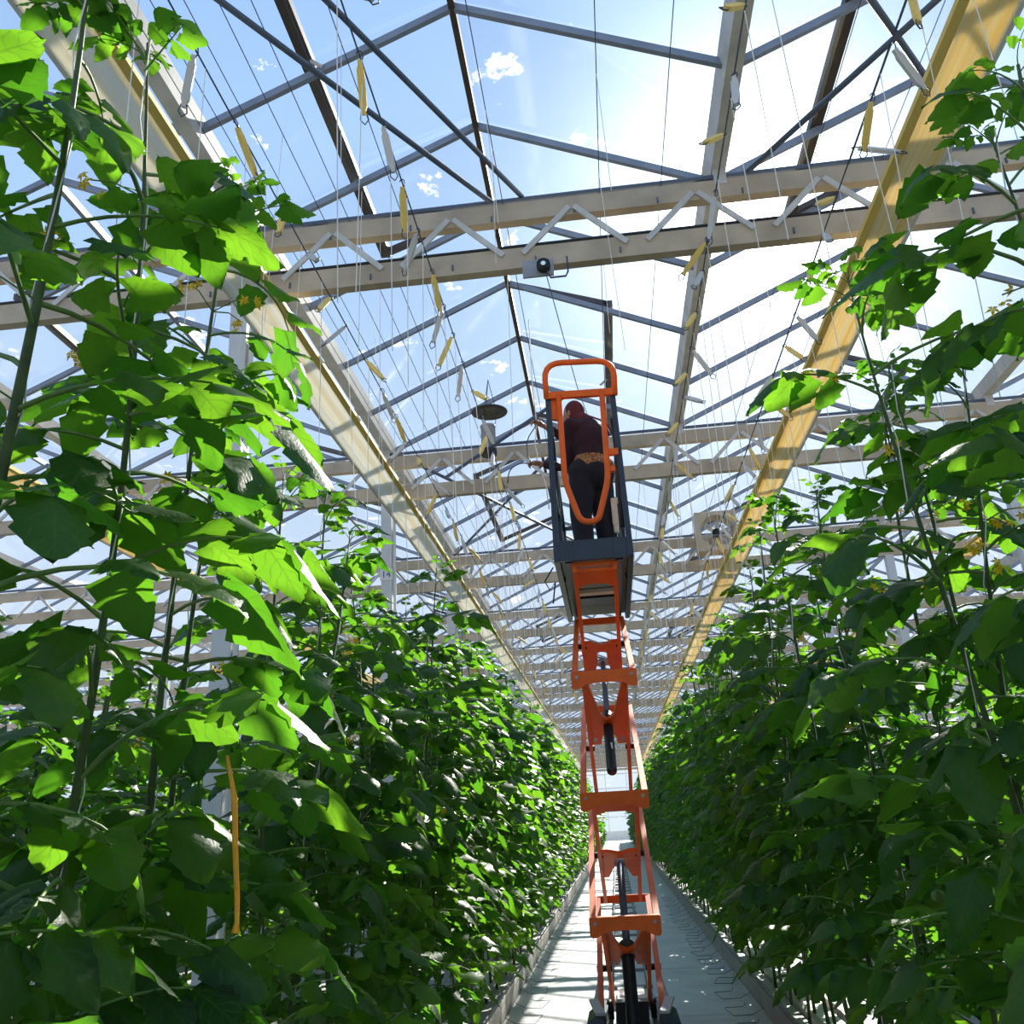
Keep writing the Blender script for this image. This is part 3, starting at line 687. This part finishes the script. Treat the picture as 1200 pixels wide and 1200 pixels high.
for hp, kn, an in ((HPn, KNn, ANn), (HPf, KNf, ANf)):
    limb(b, [P(0.02, 0, 0.93), hp, vlerp(hp, kn, .4), kn, vlerp(kn, an, .3), an], [0.11, 0.085, 0.078, 0.055, 0.056, 0.037])
    limb(b, [an, Vector(an) + FWD * 0.09 - UP * 0.045, Vector(an) + FWD * 0.16 - UP * 0.055], [0.036, 0.034, 0.026])
bm_ = remeshed(b, 'body', 0.0075, SKIN, 3)
link('body', bm_, person, -Vector((PX, PY, PZ)))
def cloth(name, fill, m_, vox=0.012, sm=5, par=None):
    b = MB(); fill(b); return link(name, remeshed(b, name, vox, m_, sm), par or person, -Vector((PX, PY, PZ)) if not par else (0, 0, 0))
def f_jacket(b):
    limb(b, [P(0.03, 0, 0.93), P(0.04, 0, 1.10), P(0.035, 0, 1.24), P(0.015, 0, 1.34), P(-0.015, 0, 1.41)], [0.155, 0.155, 0.16, 0.14, 0.08], 16)
    b.ball(P(0.04, 0.0, 1.22), (0.185, 0.165, 0.21), 16, 12)
    b.ball(P(0.04, 0.12, 1.33), (0.11, 0.10, 0.10), 14, 10)
    for sh, el, ha in ((SHn, ELn, HAn), (SHf, ELf, HAf)):
        limb(b, [P(0.01, 0, 1.34), sh, vlerp(sh, el, .5), el, vlerp(el, ha, .45), vlerp(el, ha, .78)], [0.12, 0.078, 0.066, 0.058, 0.05, 0.041], 14)
cloth('jacket', f_jacket, JACKET)
def f_trousers(b):
    limb(b, [P(0.03, 0, 1.00), P(0.025, 0, 0.90)], [0.155, 0.17], 16)
    b.ball(P(0.05, 0, 0.88), (0.205, 0.175, 0.17), 16, 12)
    for hp, kn, an in ((HPn, KNn, ANn), (HPf, KNf, ANf)):
        limb(b, [P(0.02, 0, 0.92), hp, vlerp(hp, kn, .4), kn, vlerp(kn, an, .4), vlerp(kn, an, .92)], [0.14, 0.135, 0.125, 0.105, 0.10, 0.088], 14)
cloth('trousers', f_trousers, TROUSER)
def f_hood(b):
    b.ball(HC - HF * 0.02 + UP * 0.012, (0.102, 0.095, 0.122), 16, 12)
    limb(b, [HC - HF * 0.035 - UP * 0.05, P(0.01, 0, 1.43)], [0.078, 0.085], 12)
cloth('hood', f_hood, HOOD)
def f_apron(b):
    limb(b, [P(0.025, 0, 0.915), P(0.03, 0, 0.985)], [0.185, 0.175], 18)
    b.ball(P(0.09, 0.03, 0.95), (0.16, 0.14, 0.08), 14, 10)
cloth('waist_bag', f_apron, APRON)
for an in (ANn, ANf):
    def fs(b, an=an):
        a_ = Vector(an); limb(b, [a_ - FWD * 0.03 - UP * 0.035, a_ + FWD * 0.06 - UP * 0.042, a_ + FWD * 0.15 - UP * 0.045], [0.048, 0.045, 0.038])
    cloth('shoe', fs, BLACK, 0.01, 2)
MB().tube([P(0.10, -0.02, 1.46), P(0.15, 0.06, 1.42), P(0.18, 0.13, 1.36), P(0.19, 0.17, 1.27), P(0.18, 0.19, 1.20)], 0.009, 6).build('jacket_piping', PIPING, person, True)
def f_bag(b):
    b.box((PX + 0.215, PY - 0.02, PZ + 0.50), (0.09, 0.06, 0.26)); b.box((PX + 0.20, PY - 0.02, PZ + 0.34), (0.05, 0.05, 0.12))
cloth('cream_pouch', f_bag, PAPER, 0.012, 6)
# the twine in the worker's hands
hb = [(-0.455, 8.0, 6.36), (-0.46, 7.96, 5.55), (HAf[0] - 0.05, HAf[1], HAf[2]), (-0.48, 8.05, 5.0), (-0.45, 8.0, 4.85), (HAn[0] - 0.05, HAn[1], HAn[2]), (-0.40, 8.02, 4.62), (-0.38, 8.0, 4.3)]
o = MB().tube(rounded(0, hb, 0.2, 4), 0.006, 6).build('held_twine', TWINE, None, True, Vector(hb[0])); tag(o, 'white twine held in both hands of the worker', 'twine')
hb = [(HAf[0] - 0.06, HAf[1], HAf[2]), (-0.56, 8.05, 5.05), (-0.55, 8.02, 4.85), (HAn[0] - 0.07, HAn[1], HAn[2]), (-0.62, 8.0, 4.80), (-0.74, 8.0, 4.74), (-0.76, 8.0, 4.6)]
o = MB().tube(rounded(0, hb, 0.12, 4), 0.006, 6).build('held_wire', WIRE, None, True, Vector(hb[0])); tag(o, 'dark curved wire dangling from the hands of the worker', 'wire')

# ------------------------------------------------------------------ things hung under the roof
ev = thing('hanging_evaporator', (-1.25, 10.8, 6.12), 'metal pot with a round lid disc hung under the roof left of the worker', 'evaporator')
MB().lathe([(0.001, 0.03), (0.09, 0.03), (0.098, 0.05), (0.098, 0.37), (0.105, 0.38), (0.105, 0.395), (0.09, 0.395), (0.09, 0.10), (0.001, 0.10)], (-1.25, 10.8, 6.12), 24).build('pot', GREYM, ev, True)
MB().lathe([(0.001, -0.03), (0.10, -0.03), (0.105, 0.0), (0.105, 0.05), (0.001, 0.05)], (-1.25, 10.8, 6.12), 24).build('pot_base', BLACK, ev)
MB().lathe([(0.001, 0.62), (0.10, 0.612), (0.24, 0.59), (0.243, 0.60), (0.10, 0.626), (0.001, 0.635)], (-1.22, 10.8, 6.12), 32).build('lid_disc', mat('dull_disc', (0.10, 0.095, 0.08), 0.4, 0.5, 0.2, 8), ev, True)
for a in (0, 2.1, 4.2):
    MB().tube([(-1.25 + 0.1 * math.cos(a), 10.8 + 0.1 * math.sin(a), 6.5), (-1.23 + 0.1 * math.cos(a), 10.8 + 0.1 * math.sin(a), 6.73), (-1.22, 10.8, 7.2)], 0.005, 5).build('hanging_wire', WIRE, ev)
FX, FY, FZ = 2.25, 15.9, 6.32
fan = thing('circulation_fan', (FX, FY, FZ), 'square grey circulation fan with exposed blades hung right of the aisle', 'fan')
hs = MB(); R_ = 0.30; S_ = 0.37; n = 32
for yv in (-0.16, 0.16):
    pass
vs = []; fs_ = []
for yv in (-0.18, 0.18):
    for j in range(n):
        a = 2 * PI * j / n; ca_, sa_ = math.cos(a), math.sin(a); k_ = S_ / max(abs(ca_), abs(sa_))
        vs += [Vector((FX + ca_ * R_, FY + yv, FZ + sa_ * R_)), Vector((FX + ca_ * k_, FY + yv, FZ + sa_ * k_))]
for j in range(n):
    j2 = (j + 1) % n; A, B_, C_, D_ = 2 * j, 2 * j + 1, 2 * j2, 2 * j2 + 1; O_ = 2 * n
    fs_ += [(A, B_, D_, C_), (A + O_, C_ + O_, D_ + O_, B_ + O_), (A, C_, C_ + O_, A + O_), (B_, B_ + O_, D_ + O_, D_)]
hs.add(vs, fs_); hs.build('housing', CHORD, fan)
MB().tube([(FX, FY - 0.10, FZ), (FX, FY + 0.12, FZ)], 0.07, 14).build('hub', BLACK, fan, True)
for j in range(6):
    a = 2 * PI * j / 6 + 0.3; u_ = Vector((math.cos(a), 0, math.sin(a))); t_ = Vector((-math.sin(a), 0, math.cos(a)))
    MB().prism([(0.06, -0.03), (0.28, -0.07), (0.285, 0.05), (0.06, 0.03)], (FX, FY, FZ), u_, (t_ * 0.8 + Vector((0, 0.6, 0))), 0.008).build('blade', mat('blade_grey', (0.55, 0.55, 0.55), 0.4), fan)
for zz_ in (-0.08, 0.08): MB().bar((FX - 0.34, FY - 0.17, FZ + zz_), (FX + 0.34, FY - 0.17, FZ + zz_), 0.012, 0.012).build('guard_bar', GREYM, fan)
for s in (-1, 1): MB().bar((FX + s * 0.33, FY, FZ + 0.37), (FX + s * 0.33, 16.14, 6.75), 0.03, 0.03).build('hanger', STEEL, fan)
# pulley bracket under the first truss
pb = thing('pulley_bracket', (-0.245, 6.1, 5.67), 'small grey motor bracket with a pulley under the first truss', 'pulley')
MB().box((-0.245, 6.12, 5.675), (0.25, 0.02, 0.15)).build('back_plate', GREYM, pb)
MB().tube([(-0.20, 6.11, 5.675), (-0.20, 6.06, 5.675)], 0.055, 16).build('pulley_wheel', BLACK, pb, True)
MB().tube([(-0.20, 6.06, 5.675), (-0.20, 6.05, 5.675)], 0.02, 10).build('axle', CHROME, pb)
MB().tube([(-0.18, 6.09, 5.63), (-0.15, 6.09, 5.56), (-0.03, 6.09, 5.56), (-0.01, 6.09, 5.60), (-0.01, 6.09, 5.74)], 0.008, 6).build('bent_wire', WIRE, pb)
MB().tube([(-0.19, 6.07, 5.62), (-0.02, 8.0, 5.55), (0.25, 10.9, 5.85)], 0.004, 4).build('pull_cord', WIRE, pb)

# ------------------------------------------------------------------ plants
rg = random.Random(11)
def leaflet_mb(seed, rows=9, cols=2):
    r_ = random.Random(seed); mb = MB(); vs = []; nc = 2 * cols + 1
    droop = r_.uniform(0.12, 0.38); fold = r_.uniform(0.10, 0.35); wav = r_.uniform(0.02, 0.06); ph = r_.uniform(0, 6)
    wmax = r_.uniform(0.34, 0.44); tw = r_.uniform(-0.25, 0.25)
    for i in range(rows + 1):
        t_ = i / rows
        wd = wmax * (math.sin(PI * min(1, t_ ** 0.62)) ** 0.75 if 0 < t_ < 1 else 0.0)
        if i % 2 == 0 and 0 < i < rows: wd *= 0.80
        for j in range(nc):
            u = (j - cols) / cols; xx = u * wd
            back = -0.06 * (1 - abs(u)) * 0 + (-0.07 * abs(u) if i % 2 else 0.0) - (0.10 * abs(u) if i == 1 else 0)
            zz_ = -droop * t_ ** 1.8 - fold * abs(xx) * 0.8 + wav * math.sin(7 * t_ + ph + 2.2 * u) * abs(u) + tw * xx * t_
            vs.append((xx, t_ + back, zz_)); mb.uv.append((u * 0.5 + 0.5, t_))
    fs = []
    for i in range(rows):
        for j in range(nc - 1):
            a = i * nc + j; fs.append((a, a + 1, a + nc + 1, a + nc))
    mb.add(vs, fs); return mb
LV = [leaflet_mb(100 + i) for i in range(6)]
LVm = [m_.mesh('leaflet', LEAF, True) for m_ in LV]
LVf = [leaflet_mb(200 + i, 4, 1) for i in range(4)]
def mat_from(dir_, nrm_, loc, sc):
    y_ = Vector(dir_).normalized(); z_ = Vector(nrm_); x_ = y_.cross(z_)
    if x_.length < 1e-4: x_ = y_.cross(Vector((1, 0, 0)))
    x_.normalize(); z_ = x_.cross(y_)
    M = Matrix((x_, y_, z_)).transposed().to_4x4() @ Matrix.Scale(sc, 4); M.translation = Vector(loc)
    return M
def add_tf(dst, src, M):
    k = len(dst.v); dst.uv += src.uv if src.uv else [(0.5, 0.5)] * len(src.v); dst.v += [tuple(M @ Vector(p)) for p in src.v]; dst.f += [tuple(i + k for i in f) for f in src.f]
# compound leaf kinds: curved stalk and five to seven broad leaflets. Local: grows along +y, up is +z
def leaf_kind(seed):
    r_ = random.Random(seed); L = 0.36
    pts = []; e0 = r_.uniform(0.25, 0.6); e1 = r_.uniform(-0.75, -0.3); p = Vector((0, 0, 0)); side = r_.uniform(-0.25, 0.25)
    dirs = []
    for i in range(7):
        t_ = i / 6; el = e0 + (e1 - e0) * t_; az = side * t_ * 2
        d_ = Vector((math.sin(az) * math.cos(el), math.cos(az) * math.cos(el), math.sin(el))); pts.append(p.copy()); dirs.append(d_); p = p + d_ * (L / 6)
    lf = []
    def at(t_):
        f = t_ * 6; i = min(5, int(f)); return pts[i].lerp(pts[i + 1], f - i), dirs[i]
    lf.append((mat_from(dirs[-1] + Vector((0, 0, r_.uniform(-0.3, 0.1))), Vector((r_.uniform(-.3, .3), 0, 1)), pts[-1], r_.uniform(0.155, 0.20)), r_.randrange(6)))
    for t_, sc in ((0.42, 0.105), (0.66, 0.145), (0.86, 0.135)) if seed % 2 else ((0.5, 0.125), (0.82, 0.15)):
        for s in (-1, 1):
            if r_.random() < 0.08: continue
            q, d_ = at(t_ + r_.uniform(-0.04, 0.04)); sidev = d_.cross(Vector((0, 0, 1))).normalized() * s
            dd = sidev * r_.uniform(0.75, 1.0) + d_ * r_.uniform(0.25, 0.6) + Vector((0, 0, r_.uniform(-0.55, 0.1)))
            st = q + sidev * 0.02
            lf.append((mat_from(dd, Vector((s * r_.uniform(-0.1, 0.5), r_.uniform(-0.4, 0.2), 1)), st, sc * r_.uniform(0.85, 1.15)), r_.randrange(6)))
    stalk = MB().tube(pts, [0.0058 - 0.0006 * i for i in range(7)], 5, False)
    return dict(pts=pts, lf=lf, stalk=stalk)
LK = [leaf_kind(300 + i) for i in range(8)]
for K in LK:
    K['stalk_me'] = K['stalk'].mesh('leaf', TIPSTEM, True)
    mg = MB(); lo = MB()
    for M, vi_ in K['lf']:
        add_tf(mg, LV[vi_], M); add_tf(lo, LVf[vi_ % 4], M)
    K['blades'] = mg; K['lo'] = lo
    # whole leaf as one mesh with two materials
    both = MB(); both.v = list(mg.v); both.f = list(mg.f); both.uv = list(mg.uv); nb = len(both.f); add_tf(both, K['stalk'], Matrix.Identity(4))
    me = both.mesh('leaf', LEAF, True); me.materials.append(TIPSTEM)
    for i in range(nb, len(me.polygons)): me.polygons[i].material_index = 1
    K['whole_me'] = me
def flower_mb():
    b = MB()
    for i in range(5):
        a = 2 * PI * i / 5; c_, s_ = math.cos(a), math.sin(a)
        b.add([(0, 0, 0), (c_ * .010 - s_ * .006, s_ * .010 + c_ * .006, .003), (c_ * .024, s_ * .024, -.006), (c_ * .010 + s_ * .006, s_ * .010 - c_ * .006, .003)], [(0, 1, 2, 3)])
    return b
FM = flower_mb().mesh('flower', FLOWER)
fruit_me = MB().ball((0, 0, 0), (0.028, 0.028, 0.026), 12, 8).mesh('fruit', FRUIT, True)

def stem_path(r_, h, lean, base=0.23, amp=0.09):
    n = 14; ph1, ph2 = r_.uniform(0, 6), r_.uniform(0, 6); a1, a2 = r_.uniform(.4, 1) * amp, r_.uniform(.4, 1) * amp
    return [Vector((a1 * math.sin(ph1 + 4.2 * i / n) - a1 * math.sin(ph1) + lean[0] * (i / n), a2 * math.sin(ph2 + 3.6 * i / n) - a2 * math.sin(ph2) + lean[1] * (i / n), base + (h - base) * i / n)) for i in range(n + 1)]
def leaf_places(r_, path, h, step, top_keep, lo=0.35, top_from=2.9, lsc=1.0):
    out = []; z_ = lo; az = r_.uniform(0, 6.28); z0 = path[0].z
    while z_ < h - 0.02:
        stp = step * (0.78 if z_ < 2.0 else 1.0)
        f = (z_ - z0) / (h - z0) * (len(path) - 1); f = max(0, min(len(path) - 1.001, f)); i = int(f); p = path[i].lerp(path[i + 1], f - i)
        rel = h - z_
        keep = 1.0 if z_ < top_from else top_keep
        if z_ < 1.0: keep *= 0.75
        if r_.random() < keep:
            sc = r_.uniform(0.85, 1.25) * lsc
            if rel < 0.45: sc *= 0.35 + rel * 1.35
            el = r_.uniform(-0.25, 0.25) + (0.4 if rel < 0.3 else 0)
            M = Matrix.Translation(p) @ Euler((0, 0, az)).to_matrix().to_4x4() @ Euler((el, r_.uniform(-0.3, 0.3), 0)).to_matrix().to_4x4() @ Matrix.Scale(sc, 4)
            out.append((M, r_.randrange(len(LK))))
        az += 2.4 + r_.uniform(-0.4, 0.4); z_ += stp * r_.uniform(0.7, 1.3)
    for q in range(5):      # tuft of young leaves at the growing tip
        M = Matrix.Translation(path[-1] - Vector((0, 0, 0.03 * q))) @ Euler((0, 0, az + 1.35 * q)).to_matrix().to_4x4() @ Euler((0.75 - 0.15 * q, 0, 0)).to_matrix().to_4x4() @ Matrix.Scale((0.30 + 0.06 * q) * lsc, 4)
        out.append((M, (q * 3) % len(LK)))
    return out
def make_plant(level, loc, h, label, group, seed, top_keep=0.8, lean=(0, 0), step=0.085, thick=0.018, nst=1, top_from=2.9, lsc=1.0):
    r_ = random.Random(seed)
    h = h - GND; top_from = top_from - GND; loc = (loc[0], loc[1], GND)
    t = thing('tomato_plant', loc, label, 'plant', group)
    paths = []
    for q in range(nst):
        pth = stem_path(r_, h * (1 if q == 0 else 0.93), (lean[0] * (1 if q == 0 else -0.6), lean[1] + (0.0 if q == 0 else 0.10)))
        if q: pth = [p + Vector((0.03, 0.05, 0)) for p in pth]
        paths.append(pth); n = len(pth)
        MB().tube(pth, [thick * (1 - 0.72 * (i / (n - 1)) ** 1.6) for i in range(n)], 8).build_local('stem', STEM, t)
        MB().tube([p + Vector((0.014 * math.cos(i * 2.2), 0.014 * math.sin(i * 2.2), 0)) * 1.4 for i, p in enumerate(pth)], 0.0026, 4, False).build_local('support_twine', TWINE, t)
    cnt = 0
    for pth in paths:
        for M, k in leaf_places(r_, pth, pth[-1].z, step, top_keep, 0.70, top_from, lsc):
            K = LK[k]
            if level == 0:
                lo_ = bpy.data.objects.new('leaf', K['stalk_me']); C.objects.link(lo_); lo_.parent = t; lo_.matrix_basis = M
                for M2, v in K['lf']:
                    o = bpy.data.objects.new('leaflet', LVm[v]); C.objects.link(o); o.parent = lo_; o.matrix_basis = M2
            else:
                lo_ = bpy.data.objects.new('leaf', K['whole_me']); C.objects.link(lo_); lo_.parent = t; lo_.matrix_basis = M
    if level <= 1:
        for q in range(3 if level == 0 else 1):      # flower sprays
            zf = h - r_.uniform(0.35, 1.3); i = int((zf - .23) / (h - .23) * 14); p = paths[0][min(14, i)]; a = r_.uniform(0, 6.28); d_ = Vector((math.cos(a), math.sin(a), 0.25))
            e_ = p + d_ * 0.16
            sp_ = MB().tube([p, p + d_ * 0.09 + Vector((0, 0, 0.02)), e_], 0.003, 4).build_local('flower_spray', TIPSTEM, t)
            for w_ in range(4):
                o = bpy.data.objects.new('flower', FM); C.objects.link(o); o.parent = sp_; o.location = e_ + Vector((r_.uniform(-.03, .03), r_.uniform(-.03, .03), r_.uniform(-.04, .01))); o.rotation_euler = (r_.uniform(0.5, 2.6), r_.uniform(-1, 1), 0)
        if level == 0:
            zf = r_.uniform(1.2, 2.2); i = int((zf - .23) / (h - .23) * 14); p = paths[0][i]; a = r_.uniform(0, 6.28); d_ = Vector((math.cos(a), math.sin(a), -0.35))
            pts = [p, p + d_ * 0.08, p + d_ * 0.14 + Vector((0, 0, -0.08)), p + d_ * 0.16 + Vector((0, 0, -0.2))]
            tr_ = MB().tube(pts, 0.004, 5).build_local('fruit_truss', TIPSTEM, t)
            for w_ in range(5):
                o = bpy.data.objects.new('fruit', fruit_me); C.objects.link(o); o.parent = tr_; o.location = pts[2 + (w_ > 2)] + Vector((r_.uniform(-.035, .035), r_.uniform(-.035, .035), -0.03 * w_)); o.scale = [r_.uniform(0.75, 1.15)] * 3
    return t
def build_local(s, name, m_, parent): return link(name, s.mesh(name, m_, True), parent)
MB.build_local = build_local
# far plants: a few whole-foliage meshes shared by all
def far_kind(seed, h, step, top_keep):
    h = h - GND; r_ = random.Random(seed); pth = stem_path(r_, h, (r_.uniform(-.06, .06), r_.uniform(-.06, .06)))
    fo = MB()
    for M, k in leaf_places(r_, pth, h, step, top_keep, 0.64, 2.9 - GND): add_tf(fo, LK[k]['lo'], M)
    return fo.mesh('foliage', LEAF, True), MB().tube(pth, 0.014, 5, False).mesh('stem', STEM, True)
FK = [far_kind(700 + i, 3.15 + 0.13 * (i % 4), 0.068, 0.8) for i in range(6)]
BK = [far_kind(800 + i, 2.7 + 0.12 * (i % 3), 0.06, 0.8) for i in range(4)]
def far_plant(loc, kinds, label, group, r_):
    t = thing('tomato_plant', (loc[0], loc[1], GND), label, 'plant', group)
    fm, sm_ = r_.choice(kinds)
    rz = r_.choice([0, PI]) + r_.uniform(-0.5, 0.5); s_ = r_.uniform(0.94, 1.05)
    t.rotation_euler = (0, 0, rz); t.scale = (1, 1, s_)
    link('foliage', fm, t); link('stem', sm_, t)
    return t
RXP = 1.50
for s in (-1, 1):
    nm = 'left' if s < 0 else 'right'
    y = 1.75 if s < 0 else 2.25; i = 0
    r_ = random.Random(40 + s)
    while y < 45:
        xx = s * (RXP + (0.06 if i % 2 else -0.06))
        lab = ('leafy tomato plant in the %s row, %s from the viewer' % (nm, ORD[i])) if i < 20 else ('leafy tomato plant in the far stretch of the %s row' % nm)
        grp = 'tomato plants of the %s row' % nm
        if y < 13:
            hh = r_.uniform(3.05, 3.45) + (0.35 if r_.random() < 0.25 else 0)
            if s < 0 and y < 3.2: hh = r_.uniform(4.0, 4.3)
            elif s < 0 and y < 4.2: hh = r_.uniform(3.25, 3.45)
            if s > 0 and y < 3.6: hh = r_.uniform(3.7, 4.0)
            elif s > 0 and y < 5.5: hh = r_.uniform(3.3, 3.7)
            tk = (0.68 if s < 0 and y < 4 else (0.8 if s < 0 else 0.5)); nr = y < 3.6
            if s < 0 and 4.2 < y < 9: hh = r_.uniform(2.85, 3.2) + (0.45 if i % 6 == 0 else 0)
            make_plant(0 if y < 5.0 else 1, (xx, y, 0), hh, lab, grp, 1000 + i + (500 if s > 0 else 0), tk, (r_.uniform(-0.16, 0.16), r_.uniform(-0.15, 0.3)), 0.105 if nr else (0.088 if y < 5 else 0.074), 0.021 if i == 0 else 0.015, 1, 2.4 if s > 0 else (2.25 if y < 4 else 2.7), 1.28 if nr else 1.08)
            y += r_.uniform(0.48, 0.60) if y < 3.6 else r_.uniform(0.38, 0.46)
        else:
            far_plant((xx, y, 0), FK, lab, grp, r_); y += 0.42
        i += 1
    y = 1.0; i = 0
    while y < 24:
        far_plant((s * (4.23 + (0.06 if i % 2 else -0.06)), y, 0), BK, 'tomato plant in the next row beyond the %s row' % nm, 'tomato plants of the next %s row' % nm, r_); y += 0.45; i += 1
# everything farther off: rows too far to tell plants apart
def foliage_rows(name, spots, kinds, label, r_):
    big = MB()
    for p in spots:
        fm, _ = r_.choice(kinds); k = len(big.v); rz = r_.uniform(0, 6.28); c_, s_ = math.cos(rz), math.sin(rz)
        big.v += [(v.co.x * c_ - v.co.y * s_ + p[0], v.co.x * s_ + v.co.y * c_ + p[1], v.co.z + GND) for v in fm.vertices]
        big.f += [tuple(q + k for q in f.vertices) for f in fm.polygons]
    return tag(link(name, big.mesh(name, LEAF, True)), label, 'foliage', None, 'stuff')
def far_lo(seed, h):
    r_ = random.Random(seed); pth = stem_path(r_, h, (0, 0)); fo = MB()
    for M, k in leaf_places(r_, pth, h, 0.20, 0.8): add_tf(fo, LVf[k % 4], M @ Matrix.Translation((0, 0.05, 0)) @ Matrix.Scale(0.55, 4))
    return fo.mesh('foliage', LEAF, True), None
LOK = [far_lo(900 + i, 3.5) for i in range(3)]
r_ = random.Random(77)
foliage_rows('far_foliage', [(s * RXP, 45 + 0.42 * i, 0) for s in (-1, 1) for i in range(92)], LOK, 'green foliage at the far end of both rows', r_)
foliage_rows('outer_foliage', [(s * xr, y0 + 0.5 * i, 0) for s in (-1, 1) for xr, y0 in ((4.23, 24.2), (7.05, 4), (9.87, 6)) for i in range(60)], LOK, 'green foliage of the outer rows seen between leaves', r_)
foliage_rows('rear_foliage', [(s * xr, -5.5 + 0.42 * i, 0) for s in (-1, 1) for xr in (RXP, 4.23) for i in range(15)], FK, 'green foliage of the rows behind the viewer', r_)
# orange tape hanging among the leaves at the left
a = Vector((-0.95, 2.22, 1.70))
tp = MB(); tp.tube([a, a + Vector((0.02, 0.01, -0.10)), a + Vector((0.02, 0.03, -0.22)), a + Vector((0.022, 0.05, -0.33)), a + Vector((0.022, 0.055, -0.385)), a + Vector((0.02, 0.055, -0.41))], [0.004, 0.008, 0.0075, 0.007, 0.006, 0.011], 6)
tag(tp.build('orange_tape', OTAG, None, True, a), 'orange tape hanging straight down among the leaves at lower left', 'tape')
